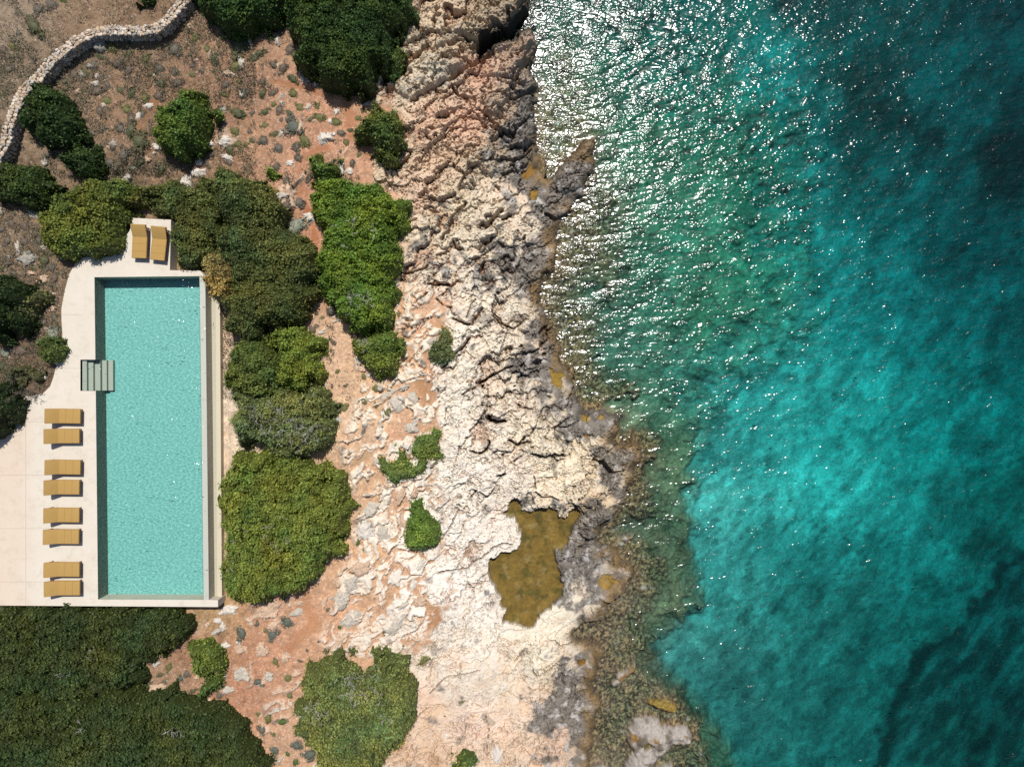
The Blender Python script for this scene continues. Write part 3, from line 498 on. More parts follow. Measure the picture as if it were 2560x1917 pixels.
seac = lerp(seac * (1 - .5 * np.maximum(z1, .6 * z2))[..., None], np.array([.38, .28, .14]), (spk * .6)[..., None])
wz_ = sst(-14, 14, up(c_weed, U, V) + fbm(wx * .8, wy * .8, 361, 4) * 40); wr_ = wz_ * sst(50, 12, up(c_weed, U, V) + n1 * 22)
mt_ = (.55 + .9 * sst(-.2, .3, fbm(along * .5, across * 1.1, 371, 4, .6)))[..., None]
seac = lerp(seac, (seac * .45 + np.array([.06, .03, .03])) * mt_ * (1 + strk * .8 + f3 * .5), (wz_ * .85)[..., None]); seac = lerp(seac, np.array([.015, .018, .016]), (wr_ * .8)[..., None])
seac = lerp(seac, np.array([.30, .30, .26]), (sst(.35, .55, fbm(wx * 2.5, wy * 2.5, 220, 3)) * z1 * .6)[..., None])
ic = lerp(srgb(185, 175, 165), srgb(150, 118, 70), sst(.1, .4, fbm(wx * 1.2, wy * 1.2, 230, 3))[..., None]) * (1 + f3 * .3)
ic = lerp(ic, srgb(150, 126, 66) * (1 + f3), (sst(1715, 1735, V) * sst(1785, 1775, V) * (U > 1610))[..., None])
ic = lerp(ic, np.array([.06, .045, .03]), (sst(.02, .3, fbm(wx * .9 + 3, wy * .9, 235, 4)) * .8)[..., None])
seac = lerp(seac, ic, sst(.3, .75, isl)[..., None])
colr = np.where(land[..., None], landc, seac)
pk = pudc * (1 + f3 * .25) * lerp(1, np.array([.45, .60, .62]), (sst(.05, .3, fbm(wx * 1.3, wy * 1.3, 240, 5, .6)) * .8)[..., None])
pk = pk * (1 + .55 * fbm(wx * 2.2, wy * 2.2, 245, 4, .6)[..., None]); pk = lerp(pk, np.array([.22, .18, .10]), (sst(.18, .4, fbm(wx * 1.6 + 5, wy * 1.6, 247, 4)) * .55)[..., None])
colr = lerp(colr, pk, puddle[..., None])
colr = np.clip(colr, .008, .62)
gloss = np.clip(wetb * .7 + om * .3, 0, 1)

XW = (U - CU) * K * (HC - zb); YW = (CV - V) * K * (HC - zb)

def zat(u, v):
    i = int(np.clip(np.searchsorted(uu, u), 0, len(uu) - 1)); j = int(np.clip(np.searchsorted(vv, v), 0, len(vv) - 1))
    return float(Z[j, i])
def zats(u, v):
    i = np.clip(np.searchsorted(uu, u), 0, len(uu) - 1); j = np.clip(np.searchsorted(vv, v), 0, len(vv) - 1)
    return Z[j, i], i, j

# ------------------------------------------------------------------ object helpers
def newmesh(name, verts, faces, smooth=False, mat=None, attr=None):
    """verts (n,3); faces (m,k) array or list"""
    me = bpy.data.meshes.new(name)
    verts = np.asarray(verts, np.float32)
    if isinstance(faces, np.ndarray):
        k = faces.shape[1]
        me.vertices.add(len(verts)); me.vertices.foreach_set('co', verts.ravel())
        me.loops.add(faces.size); me.loops.foreach_set('vertex_index', faces.astype(np.int32).ravel())
        me.polygons.add(len(faces)); me.polygons.foreach_set('loop_start', np.arange(0, faces.size, k, dtype=np.int32))
        try: me.polygons.foreach_set('loop_total', np.full(len(faces), k, np.int32))
        except Exception: pass
        me.update(calc_edges=True)
        me.validate()
    else:
        me.from_pydata([tuple(v) for v in verts], [], [tuple(f) for f in faces]); me.update()
    if attr is not None:
        for an, arr in attr.items():
            ca_ = me.color_attributes.new(an, 'FLOAT_COLOR', 'POINT')
            a4 = np.ones((len(verts), 4), np.float32); a4[:, :arr.shape[1]] = arr
            ca_.data.foreach_set('color', a4.ravel())
    me.polygons.foreach_set('use_smooth', np.full(len(me.polygons), smooth))
    if mat: me.materials.append(mat)
    return me

def obj(name, me, parent=None, loc=(0, 0, 0), rot=(0, 0, 0), **props):
    o = bpy.data.objects.new(name, me); COL.objects.link(o)
    o.location = loc; o.rotation_euler = rot
    if parent: o.parent = parent
    for k, v in props.items(): o[k] = v
    return o

def empty(name, loc, rz=0, **props):
    return obj(name, None, None, loc, (0, 0, rz), **props)

class NT:
    def __init__(s, name):
        s.m = bpy.data.materials.new(name); s.m.use_nodes = True; s.t = s.m.node_tree; s.t.nodes.clear()
        s.out = s.t.nodes.new('ShaderNodeOutputMaterial')
    def n(s, ty, **kw):
        nd = s.t.nodes.new(ty)
        for k, v in kw.items():
            if k.startswith('i_'):
                nd.inputs[k[2:].replace('_', ' ')].default_value = v
            else: setattr(nd, k, v)
        return nd
    def l(s, a, b): s.t.links.new(a, b)
    def math(s, op, a, b=None, clamp=False):
        nd = s.n('ShaderNodeMath', operation=op, use_clamp=clamp)
        for i, x in enumerate((a, b)):
            if x is None: continue
            if isinstance(x, (int, float)): nd.inputs[i].default_value = x
            else: s.l(x, nd.inputs[i])
        return nd.outputs[0]
    def mixc(s, fac, a, b, mode='MIX'):
        nd = s.n('ShaderNodeMix', data_type='RGBA', blend_type=mode)
        for i, x in ((0, fac), (6, a), (7, b)):
            if isinstance(x, (int, float)): nd.inputs[i].default_value = x
            elif isinstance(x, (tuple, list, np.ndarray)): nd.inputs[i].default_value = tuple(x)[:3] + (1,)
            else: s.l(x, nd.inputs[i])
        return nd.outputs[2]
    def noise(s, vec, scale, detail=4, rough=.55):
        nd = s.n('ShaderNodeTexNoise'); nd.inputs['Scale'].default_value = scale; nd.inputs['Detail'].default_value = detail; nd.inputs['Roughness'].default_value = rough
        s.l(vec, nd.inputs['Vector']); return nd.outputs['Fac']
    def bsdf(s, col, rough=.8, bump=None, bstr=.5, bdist=.02, spec=.3):
        b = s.n('ShaderNodeBsdfPrincipled'); b.inputs['Specular IOR Level'].default_value = spec
        if isinstance(col, (tuple, list, np.ndarray)): b.inputs['Base Color'].default_value = tuple(col)[:3] + (1,)
        else: s.l(col, b.inputs['Base Color'])
        if isinstance(rough, (int, float)): b.inputs['Roughness'].default_value = rough
        else: s.l(rough, b.inputs['Roughness'])
        if bump is not None:
            bp = s.n('ShaderNodeBump'); bp.inputs['Strength'].default_value = bstr; bp.inputs['Distance'].default_value = bdist
            s.l(bump, bp.inputs['Height']); s.l(bp.outputs[0], b.inputs['Normal'])
        s.l(b.outputs[0], s.out.inputs[0]); return b

def mat_attr(name, rough=.85, bs=22, bd=.03, var=.25, spec=.25):
    m = NT(name); g = m.n('ShaderNodeNewGeometry'); a = m.n('ShaderNodeAttribute', attribute_name='tone')
    n = m.noise(g.outputs['Position'], bs, 5, .65); n2 = m.noise(g.outputs['Position'], bs * .3, 4, .6)
    f = m.math('ADD', m.math('MULTIPLY', n, var * 2), 1 - var)
    v = m.n('ShaderNodeVectorMath', operation='SCALE'); m.l(a.outputs['Color'], v.inputs[0]); m.l(f, v.inputs['Scale'])
    m.bsdf(v.outputs[0], rough, m.math('ADD', n, m.math('MULTIPLY', n2, 2.0)), .8, bd, spec)
    return m.m

def mat_plain(name, col, rough=.7, bs=40, bd=.004, var=.08, spec=.3, space='Object'):
    m = NT(name); g = m.n('ShaderNodeTexCoord')
    n = m.noise(g.outputs['Object'], bs, 4, .6)
    c = m.mixc(n, np.array(col) * (1 - var), np.clip(np.array(col) * (1 + var), 0, 1))
    m.bsdf(c, rough, n, .5, bd, spec); return m.m

M_soil = mat_attr('dry_soil', .95, 16, .03, .22, .1)
M_rock = mat_attr('limestone', .85, 20, .025, .14, .2)
M_bed = mat_attr('seabed_stone', .9, 7, .02, .35, .1)

# ------------------------------------------------------------------ terrain meshes
ny, nx = U.shape
VV = np.stack([XW, YW, Z], -1).reshape(-1, 3)
CC = colr.reshape(-1, 3)
ix = np.arange(nx * ny).reshape(ny, nx)
q = np.stack([ix[1:, :-1], ix[1:, 1:], ix[:-1, 1:], ix[:-1, :-1]], -1).reshape(-1, 4)
def fm(a): return (a[:-1, :-1] + a[1:, 1:]) * .5
underd = fm(dk.astype(float)) > 14
landf = (fm(coast.astype(float)) > 0)
rockf = fm(rk.astype(float)) > 0
cls = np.where(~landf, 2, np.where(rockf, 1, 0)).ravel()
keep = ~underd.ravel()
for k, nm, mt in ((0, 'ground', M_soil), (1, 'rocky_shore', M_rock), (2, 'seabed', M_bed)):
    fq = q[(cls == k) & keep]
    ids, inv = np.unique(fq, return_inverse=True)
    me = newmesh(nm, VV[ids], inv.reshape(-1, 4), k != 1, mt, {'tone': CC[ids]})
    obj(nm, me, kind='structure')

# ------------------------------------------------------------------ sea
m = NT('sea_water'); g = m.n('ShaderNodeNewGeometry')
def wavemap(m, src, ang, sx, sy):
    mp = m.n('ShaderNodeMapping'); mp.inputs['Rotation'].default_value = (0, 0, math.radians(ang)); mp.inputs['Scale'].default_value = (sx, sy, 1)
    m.l(src, mp.inputs['Vector']); return mp.outputs[0]
def water_bump(m, src, a1, a2, a3, sc=1.0, rot=-58):
    h1 = m.noise(wavemap(m, src, rot, 1.0 * sc, 2.2 * sc), 1.0, 1, .5)
    h2 = m.noise(wavemap(m, src, rot + 14, 1.0 * sc, 1.8 * sc), 3.0, 0, .5)
    h3 = m.noise(wavemap(m, src, rot - 12, 1.0 * sc, 1.5 * sc), 6.5, 0, .5)
    gust = m.math('ADD', m.math('MULTIPLY', m.noise(wavemap(m, src, rot, 1.0, 2.6), .7, 1, .5), 3.2), -.78)
    h23 = m.math('MULTIPLY', m.math('ADD', m.math('MULTIPLY', h2, a2), m.math('MULTIPLY', h3, a3)), gust)
    h = m.math('ADD', m.math('MULTIPLY', h1, a1), h23)
    bp = m.n('ShaderNodeBump'); bp.inputs['Strength'].default_value = 1; bp.inputs['Distance'].default_value = 1
    m.l(h, bp.inputs['Height']); return bp.outputs[0]
nrm = water_bump(m, g.outputs['Position'], .064, .041, .025)
gl = m.n('ShaderNodeBsdfGlossy'); gl.inputs['Roughness'].default_value = .17; m.l(nrm, gl.inputs['Normal'])
tr = m.n('ShaderNodeBsdfTransparent')
fr = m.n('ShaderNodeFresnel'); fr.inputs['IOR'].default_value = 1.33; m.l(nrm, fr.inputs['Normal'])
mx = m.n('ShaderNodeMixShader'); m.l(fr.outputs[0], mx.inputs[0]); m.l(tr.outputs[0], mx.inputs[1]); m.l(gl.outputs[0], mx.inputs[2])
m.l(mx.outputs[0], m.out.inputs['Surface'])
va = m.n('ShaderNodeVolumeAbsorption'); va.inputs['Color'].default_value = (.0, .85, .862, 1); va.inputs['Density'].default_value = .42
m.l(va.outputs[0], m.out.inputs['Volume'])
M_sea = m.m
su_ = axis(1180, 2600, 12, 16000, 1.3); sv_ = axis(-30, 1950, 12, 16000, 1.3)
SU, SV = np.meshgrid(su_, sv_)
sx = (SU - CU) * K * HC; sy = (CV - SV) * K * HC
sz = fbm(sx * .25, sy * .25, 301, 3) * .06
n = SU.size; nr, nc = SU.shape
sz[0, :] = sz[-1, :] = sz[:, 0] = sz[:, -1] = 0
top = np.stack([sx, sy, sz], -1).reshape(-1, 3)
bx0, bx1, by0, by1 = sx.min(), sx.max(), sy.min(), sy.max()
i2 = np.arange(n).reshape(nr, nc)
qf = np.stack([i2[1:, :-1], i2[1:, 1:], i2[:-1, 1:], i2[:-1, :-1]], -1).reshape(-1, 4)
rim = list(i2[0, :]) + list(i2[1:, -1]) + list(i2[-1, -2::-1]) + list(i2[-2:0:-1, 0])
bot = top[rim].copy(); bot[:, 2] = -25
nb = len(rim); bi = np.arange(n, n + nb)
side = [[rim[k], rim[(k + 1) % nb], bi[(k + 1) % nb], bi[k]] for k in range(nb)]
me = bpy.data.meshes.new('sea')
me.from_pydata([tuple(v) for v in np.vstack([top, bot])], [], [tuple(f) for f in qf] + [tuple(int(x) for x in f) for f in side] + [tuple(int(x) for x in bi[::-1])])
me.polygons.foreach_set('use_smooth', np.array([True] * len(qf) + [False] * (nb + 1))); me.materials.append(M_sea); me.update()
obj('sea', me, kind='structure')

# rock pools: still water
m = NT('rock_pool_water'); g = m.n('ShaderNodeNewGeometry')
nrm = water_bump(m, g.outputs['Position'], .01, .006, .002)
gl = m.n('ShaderNodeBsdfGlossy'); gl.inputs['Roughness'].default_value = .03; m.l(nrm, gl.inputs['Normal'])
tr = m.n('ShaderNodeBsdfTransparent'); tr.inputs['Color'].default_value = (.97, .94, .84, 1)
fr = m.n('ShaderNodeFresnel'); fr.inputs['IOR'].default_value = 1.33; m.l(nrm, fr.inputs['Normal'])
mx = m.n('ShaderNodeMixShader'); m.l(fr.outputs[0], mx.inputs[0]); m.l(tr.outputs[0], mx.inputs[1]); m.l(gl.outputs[0], mx.inputs[2])
m.l(mx.outputs[0], m.out.inputs['Surface']); M_pud = m.m
for pts, lev, col in POOLS:
    a = np.array(pts); c = a.mean(0); a = c + (a - c) * (1 + 9 / np.hypot(*(a - c).T))[:, None]
    vs = [P(x, y, lev) for x, y in a]
    tris = tessellate_polygon([[Vector(v) for v in vs]])
    obj('rock_pool', newmesh('rock_pool', vs, [t if (Vector(vs[t[1]]) - Vector(vs[t[0]])).cross(Vector(vs[t[2]]) - Vector(vs[t[0]])).z > 0 else t[::-1] for t in tris], False, M_pud), kind='structure')

# ------------------------------------------------------------------ terrace and pool
DZ = 3.0
STEPN = [(201, 899), (236.5, 899), (237, 977), (201, 977)]
m = NT('terrace_concrete'); g = m.n('ShaderNodeNewGeometry')
n1_ = m.noise(g.outputs['Position'], .9, 4); n2_ = m.noise(g.outputs['Position'], 14, 4); n3_ = m.noise(g.outputs['Position'], .35, 3)
c = m.mixc(n1_, srgb(236, 223, 203), srgb(249, 241, 226)); c = m.mixc(m.math('MULTIPLY', n2_, .35), c, srgb(216, 202, 182))
sepx = m.n('ShaderNodeSeparateXYZ'); m.l(g.outputs['Position'], sepx.inputs[0])
px_ = m.math('SUBTRACT', -26.6, sepx.outputs[0])
warm = m.math('MULTIPLY', m.math('MULTIPLY', px_, .8, True), m.math('ADD', n3_, .3), True)
c = m.mixc(m.math('MULTIPLY', warm, .45), c, srgb(232, 196, 164))
def line(m, coord, pos, w):
    return m.math('LESS_THAN', m.math('ABSOLUTE', m.math('SUBTRACT', coord, pos)), w)
jl = line(m, sepx.outputs[0], -27.35, .012)
jm = m.math('LESS_THAN', m.math('ABSOLUTE', m.math('SUBTRACT', m.math('MODULO', m.math('ADD', sepx.outputs[1], 30.65), 3.0), 1.5)), .010)
jm = m.math('MULTIPLY', jm, m.math('LESS_THAN', sepx.outputs[0], -24.2))
c = m.mixc(m.math('MULTIPLY', m.math('MAXIMUM', jl, jm), .5), c, srgb(150, 130, 115))
st_ = m.noise(g.outputs['Position'], 2.2, 6, .7); c = m.mixc(m.math('MULTIPLY', m.math('SUBTRACT', st_, .5), 1.6, True), c, srgb(196, 178, 156)); m.bsdf(c, .8, n2_, .4, .004, .25); M_deck = m.m

def prism(loops, z0, z1, name, mat):
    """closed slab from an outer loop and hole loops given in photo coordinates at height z1"""
    L = [[Vector(P(u, v, z1)) for u, v in lp] for lp in loops]
    flat = [p for lp in L for p in lp]
    tris = tessellate_polygon(L)
    n_ = len(flat)
    verts = [tuple(p) for p in flat] + [(p.x, p.y, z0) for p in flat]
    faces = []
    for t in tris:
        a_, b_, c_ = [flat[i] for i in t]
        t = tuple(t) if (b_ - a_).cross(c_ - a_).z > 0 else tuple(t[::-1])
        faces.append(t); faces.append(tuple(i + n_ for i in t[::-1]))
    o_ = 0
    for k, lp in enumerate(L):
        ar = sum(lp[i].x * lp[(i + 1) % len(lp)].y - lp[(i + 1) % len(lp)].x * lp[i].y for i in range(len(lp)))
        ccw = ar > 0
        if k > 0: ccw = not ccw
        for i in range(len(lp)):
            a_, b_ = o_ + i, o_ + (i + 1) % len(lp)
            faces.append((a_, a_ + n_, b_ + n_, b_) if ccw else (b_, b_ + n_, a_ + n_, a_))
        o_ += len(lp)
    me = newmesh(name, verts, faces, False, mat)
    return me
hole = [(236, 693), (498, 690), (508, 1499), (245, 1498), (239.3, 977), (201, 977), (201, 899), (238.4, 899)]
deck_outer = [p for p in DECK]
# the weir is its own part: the hole opens to it
i_w = deck_outer.index((513, 690))
do = deck_outer[:i_w] + [(513, 690)] + deck_outer[i_w + 1:]
def subd(pts, seed=1):
    return pts
me = prism([do, hole[:1] + [(513 - .2, 690.3), (522 - .2, 1499)] + hole[3:]], 2.0, DZ, 'pool_deck', M_deck)
deck = obj('pool_deck', me, kind='structure')

pool = empty('swimming_pool', P(372, 1095, 2.0), 0, label='long rectangular turquoise swimming pool with steps set into the pale terrace', category='pool')
inv = -np.array(pool.location)
def pobj(name, verts, faces, mat, parent=pool, smooth=False, **kw):
    me = newmesh(name, np.asarray(verts) + inv, faces, smooth, mat)
    return obj(name, me, parent, **kw)
# basin material; caustic ripple light is painted into its colour as mottling
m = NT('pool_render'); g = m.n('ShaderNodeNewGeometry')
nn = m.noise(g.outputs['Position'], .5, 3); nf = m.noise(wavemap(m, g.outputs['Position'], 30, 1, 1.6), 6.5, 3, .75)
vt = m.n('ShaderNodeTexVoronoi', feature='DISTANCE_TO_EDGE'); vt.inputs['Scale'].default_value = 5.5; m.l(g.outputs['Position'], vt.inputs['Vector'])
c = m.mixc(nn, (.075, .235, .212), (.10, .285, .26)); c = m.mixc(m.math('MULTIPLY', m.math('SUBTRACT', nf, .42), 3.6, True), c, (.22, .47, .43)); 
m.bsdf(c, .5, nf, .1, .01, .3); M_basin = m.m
FZ = DZ - 1.0
def pl(u, v): return P(u, v, DZ)
def wpt(u, v, z): p = P(u, v, DZ); return (p[0], p[1], z)     # vertically below the coping point
a0, a1, a2, a3 = (236, 693), (498, 690), (508, 1499), (245, 1498)
verts = [wpt(*p, FZ) for p in (a0, a1, a2, a3)] + [wpt(*p, DZ - .01) for p in (a0, a1, a2, a3)]
# floor and three walls with the step recess left open on the west wall
e0, e1 = (238.4, 899), (239.3, 977)
verts += [wpt(*e0, FZ), wpt(*e1, FZ), wpt(*e0, DZ - .01), wpt(*e1, DZ - .01)]
s0, s1 = (201, 899), (201, 977)
verts += [wpt(*s0, DZ - .30), wpt(*s1, DZ - .30), wpt(*s0, DZ - .01), wpt(*s1, DZ - .01), wpt(*e0, DZ - .62), wpt(*e1, DZ - .62)]
faces = [(3, 2, 1, 0), (0, 1, 5, 4), (2, 3, 7, 6), (8, 0, 4, 10), (3, 9, 11, 7), (9, 8, 16, 17), (12, 13, 15, 14), (16, 12, 14, 10), (13, 17, 11, 15), (1, 2, 6, 5)]
verts = np.array(verts); verts[:, :2] += 0
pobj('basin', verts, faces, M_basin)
# weir wall on the sea side
def boxq(quad, z0, z1):
    vs = [(*P(u, v, DZ)[:2], z1) for u, v in quad] + [(*P(u, v, DZ)[:2], z0) for u, v in quad]
    return vs, [(3, 2, 1, 0), (4, 5, 6, 7), (0, 1, 5, 4), (1, 2, 6, 5), (2, 3, 7, 6), (3, 0, 4, 7)]
m = NT('wet_weir_stone'); g = m.n('ShaderNodeNewGeometry'); n_ = m.noise(g.outputs['Position'], 20, 4); n2_ = m.noise(g.outputs['Position'], 1.3, 3)
c = m.mixc(n_, srgb(216, 210, 200), srgb(236, 230, 220)); c = m.mixc(n2_, c, srgb(222, 214, 202)); m.bsdf(c, .5, n_, .3, .004, .5); M_weir = m.m
vs, fs = boxq([(498.2, 690), (512.8, 690), (521.8, 1499), (508.2, 1499)], 1.6, DZ - .035)
pobj('overflow_wall', vs, fs, M_weir)
m = NT('gutter_render'); g = m.n('ShaderNodeNewGeometry'); n_ = m.noise(g.outputs['Position'], 8, 4); n2_ = m.noise(g.outputs['Position'], .8, 3)
c = m.mixc(n_, srgb(222, 208, 182), srgb(236, 222, 196)); c = m.mixc(n2_, c, srgb(226, 214, 188)); m.bsdf(c, .7, n_, .3, .004, .3); M_gut = m.m
GZ = DZ - .78
def gq(quad, z0, z1, z=GZ):
    vs = [tuple(P(u, v, z)[:2]) + (z1,) for u, v in quad] + [tuple(P(u, v, z)[:2]) + (z0,) for u, v in quad]
    return vs, [(3, 2, 1, 0), (4, 5, 6, 7), (0, 1, 5, 4), (1, 2, 6, 5), (2, 3, 7, 6), (3, 0, 4, 7)]
vs, fs = gq([(519, 705), (541, 705), (545, 1502), (529, 1502)], 1.7, GZ)
pobj('overflow_gutter', vs, fs, mat_plain('wet_gutter_floor', srgb(206, 202, 178), .45, 9, .004, .2))
vs, fs = gq([(541.3, 728), (552, 745), (557, 1502), (545.3, 1502)], 1.7, GZ + .12)
pobj('gutter_ledge', vs, fs, M_gut)
# end cap beside the corner of the terrace
vs, fs = boxq([(545.2, 1500.5), (545.7, 1500.5), (545.7, 1516.5), (545.2, 1516.5)], 1.7, DZ - .004)
# steps
M_step = mat_plain('pool_step_render', srgb(188, 192, 178), .5, 14, .003, .12)
steps = []
xs = [201.4, 212.5, 224.5, 238, 250, 262]
lv = [.16, .32, .48, .64, .80]
for k in range(5):
    x0, x1 = xs[k], xs[k + 1]
    y0, y1 = (899.4, 976.6) if x1 < 237 else (899.4 - 0.2, 977)
    if k == 2: x1 = 238.0 if False else x1
    vs, fs = boxq([(x0 + .05, 899.6), (x1, 899.6), (x1 + .4, 976.4), (x0 + .05, 976.4)], FZ + .002, DZ - lv[k])
    pobj('step', vs, fs, M_step)
# pool water
m = NT('pool_water'); g = m.n('ShaderNodeNewGeometry')
nrm = water_bump(m, g.outputs['Position'], .04, .031, .019, 1.6, 35)
gl = m.n('ShaderNodeBsdfGlossy'); gl.inputs['Roughness'].default_value = .14; m.l(nrm, gl.inputs['Normal'])
tr = m.n('ShaderNodeBsdfTransparent'); tr.inputs['Color'].default_value = (.95, 1, .99, 1)
fr = m.n('ShaderNodeFresnel'); fr.inputs['IOR'].default_value = 1.33; m.l(nrm, fr.inputs['Normal'])
mx = m.n('ShaderNodeMixShader'); m.l(fr.outputs[0], mx.inputs[0]); m.l(tr.outputs[0], mx.inputs[1]); m.l(gl.outputs[0], mx.inputs[2])
m.l(mx.outputs[0], m.out.inputs['Surface']); M_pw = m.m
wz = DZ - .03
w8 = [wpt(*p, wz) for p in (a0, e0, s0, s1, e1, a3, (521.7, 1499), (512.7, 690))]
pobj('water', w8, [(0, 1, 2, 3, 4, 5, 6, 7)], M_pw)

# ------------------------------------------------------------------ sun loungers
def bevbox(x0, x1, y0, y1, z0, z1, b=.02, seg=2):
    """rounded box as verts, faces via bmesh"""
    import bmesh
    bm = bmesh.new(); bmesh.ops.create_cube(bm, size=1)
    for v in bm.verts: v.co = Vector(((x0 + x1) / 2 + v.co.x * (x1 - x0), (y0 + y1) / 2 + v.co.y * (y1 - y0), (z0 + z1) / 2 + v.co.z * (z1 - z0)))
    bmesh.ops.bevel(bm, geom=list(bm.edges), offset=b, segments=seg, affect='EDGES', profile=.6)
    return bm
def bmesh_obj(name, bms, mat, parent=None, smooth=True):
    import bmesh
    me = bpy.data.meshes.new(name); out = bmesh.new()
    for b in bms:
        t = bpy.data.meshes.new('t'); b.to_mesh(t); out.from_mesh(t); b.free(); bpy.data.meshes.remove(t)
    out.to_mesh(me); out.free(); me.polygons.foreach_set('use_smooth', np.full(len(me.polygons), smooth)); me.materials.append(mat)
    return obj(name, me, parent)
m = NT('mustard_canvas'); g = m.n('ShaderNodeTexCoord'); n_ = m.noise(g.outputs['Object'], 4, 3); nf = m.noise(g.outputs['Object'], 120, 2)
c = m.mixc(n_, srgb(192, 154, 90), srgb(203, 166, 102)); c = m.mixc(m.math('MULTIPLY', nf, .25), c, srgb(180, 138, 74)); m.bsdf(c, .9, n_, .5, .02, .15); M_cush = m.m
M_wood = mat_plain('teak_frame', (.20, .075, .035), .6, 20, .003, .25)
lw = .41
M_pipe = mat_plain('cushion_piping', srgb(172, 130, 66), .9, 30, .002, .1)
def make_lounger():
    r = empty('sun_lounger', (0, 0, 0))
    s = bmesh_obj('mattress', [bevbox(0.0, 1.20, -lw, lw, .29, .40, .028, 3)], M_cush, r)
    bmesh_obj('frame', [bevbox(-.02, 1.16, -lw + .03, -lw + .08, .20, .285, .006, 1), bevbox(-.02, 1.16, lw - .08, lw - .03, .20, .285, .006, 1), bevbox(1.11, 1.16, -lw + .081, lw - .081, .20, .285, .006, 1),
                        bevbox(-.55, -.021, -lw + .03, -lw + .08, .20, .27, .006, 1), bevbox(-.55, -.021, lw - .08, lw - .03, .20, .27, .006, 1), bevbox(-.55, -.50, -lw + .081, lw - .081, .20, .27, .006, 1)]
              + [bevbox(x, x + .07, -lw + .085, lw - .085, .255, .28, .003, 1) for x in np.arange(.02, 1.0, .12)], M_wood, r, False)
    for (x, y) in ((1.08, -lw + .055), (1.08, lw - .055), (-.5, -lw + .055), (-.5, lw - .055)):
        bmesh_obj('leg', [bevbox(x - .03, x + .03, y - .025, y + .025, 0, .20, .004, 1)], M_wood, r, False)
    b = bmesh_obj('backrest', [bevbox(-.72, -.004, -lw, lw, -.0, .11, .028, 3)], M_cush, r)
    b.location = (0, 0, .29)
    bmesh_obj('backrest_frame', [bevbox(-.70, 0, -lw + .0, -lw + .05, -.055, -.005, .005, 1), bevbox(-.70, 0, lw - .05, lw, -.055, -.005, .005, 1), bevbox(-.70, -.65, -lw + .051, lw - .051, -.055, -.005, .005, 1)]
              + [bevbox(x, x + .07, -lw + .051, lw - .051, -.03, -.006, .003, 1) for x in np.arange(-.62, -.06, .12)], M_wood, b, False)
    bmesh_obj('piping', [bevbox(.0, 1.19, y, y + .012, .398, .408, .003, 1) for y in (-lw + .016, lw - .028)] + [bevbox(x, x + .012, -lw + .03, lw - .03, .398, .407, .003, 1) for x in (.40, .80)], M_pipe, s, False)
    bmesh_obj('support_bar', [bevbox(-.42, -.38, -lw + .1, lw - .1, .2, .26, .005, 1)], M_wood, r, False)
    return r
def kids(o): return [c for c in bpy.data.objects if c.parent == o]
def copy_tree(o, parent=None):
    c = o.copy(); COL.objects.link(c); c.parent = parent
    for ch in kids(o): copy_tree(ch, c)
    return c
# (u, v of the hinge at cushion height, heading, back angle, label)
LOUNG = [((146.4, 1039.7), -1.0, 37, 'mustard sun lounger nearest the pool steps, topmost of the row of eight', 0),
         ((144.0, 1089.9), 0.2, 38, 'mustard sun lounger second from the top of the poolside row', 0),
         ((146.4, 1167.2), -1.0, 37, 'mustard sun lounger third from the top, upper one of the second pair', 0),
         ((143.8, 1217.4), -.6, 38, 'mustard sun lounger fourth from the top, lower one of the second pair', 0),
         ((143.5, 1287.0), -.6, 34, 'mustard sun lounger upper one of the third pair, fifth in the row', 0),
         ((142.6, 1341.0), -.6, 24, 'mustard sun lounger with its back lowered, lower one of the third pair', 0),
         ((144.0, 1423.0), -.4, 22, 'mustard sun lounger with its back lowered, upper one of the bottom pair', 0),
         ((145.0, 1469.8), 0.2, 27, 'mustard sun lounger nearest the bottom edge of the terrace, last in the row', 0),
         ((349.5, 591.6), -92.5, 26, 'left one of the two mustard sun loungers on the narrow platform above the pool', 1),
         ((398.5, 596.8), -96.0, 26, 'right one of the two mustard sun loungers on the narrow platform above the pool', 1)]
proto = make_lounger()
roots = [proto] + [copy_tree(proto) for _ in LOUNG[1:]]
for r, ((u, v), hd, ba, lab, pf) in zip(roots, LOUNG):
    p = P(u, v, DZ + .4); r.location = (p[0], p[1], DZ); r.rotation_euler = (0, 0, math.radians(hd))
    r['label'] = lab; r['category'] = 'sun lounger'; r['group'] = 'loungers on the upper platform' if pf else 'loungers in a row along the pool'
    for ch in kids(r):
        if ch.name.startswith('backrest'): ch.rotation_euler = (0, math.radians(ba), 0)
if True:
    pass

# ------------------------------------------------------------------ vegetation
def mat_leaf(name):
    m = NT(name); a = m.n('ShaderNodeAttribute', attribute_name='tone'); g = m.n('ShaderNodeNewGeometry')
    n = m.noise(g.outputs['Position'], 6, 3); f = m.math('ADD', m.math('MULTIPLY', n, .7), .65)
    v = m.n('ShaderNodeVectorMath', operation='SCALE'); m.l(a.outputs['Color'], v.inputs[0]); m.l(f, v.inputs['Scale'])
    b = m.n('ShaderNodeBsdfPrincipled'); b.inputs['Roughness'].default_value = .6; b.inputs['Specular IOR Level'].default_value = .25; m.l(v.outputs[0], b.inputs['Base Color'])
    t = m.n('ShaderNodeBsdfTranslucent'); m.l(v.outputs[0], t.inputs['Color'])
    mx = m.n('ShaderNodeMixShader'); mx.inputs[0].default_value = .22; m.l(b.outputs[0], mx.inputs[1]); m.l(t.outputs[0], mx.inputs[2]); m.l(mx.outputs[0], m.out.inputs[0]); return m.m
M_leaf = mat_leaf('leaves')
M_twig = mat_plain('dead_twig', (.36, .34, .31), .9, 30, .003, .3)
M_bark = mat_plain('bark', (.12, .09, .07), .9, 30, .004, .3)

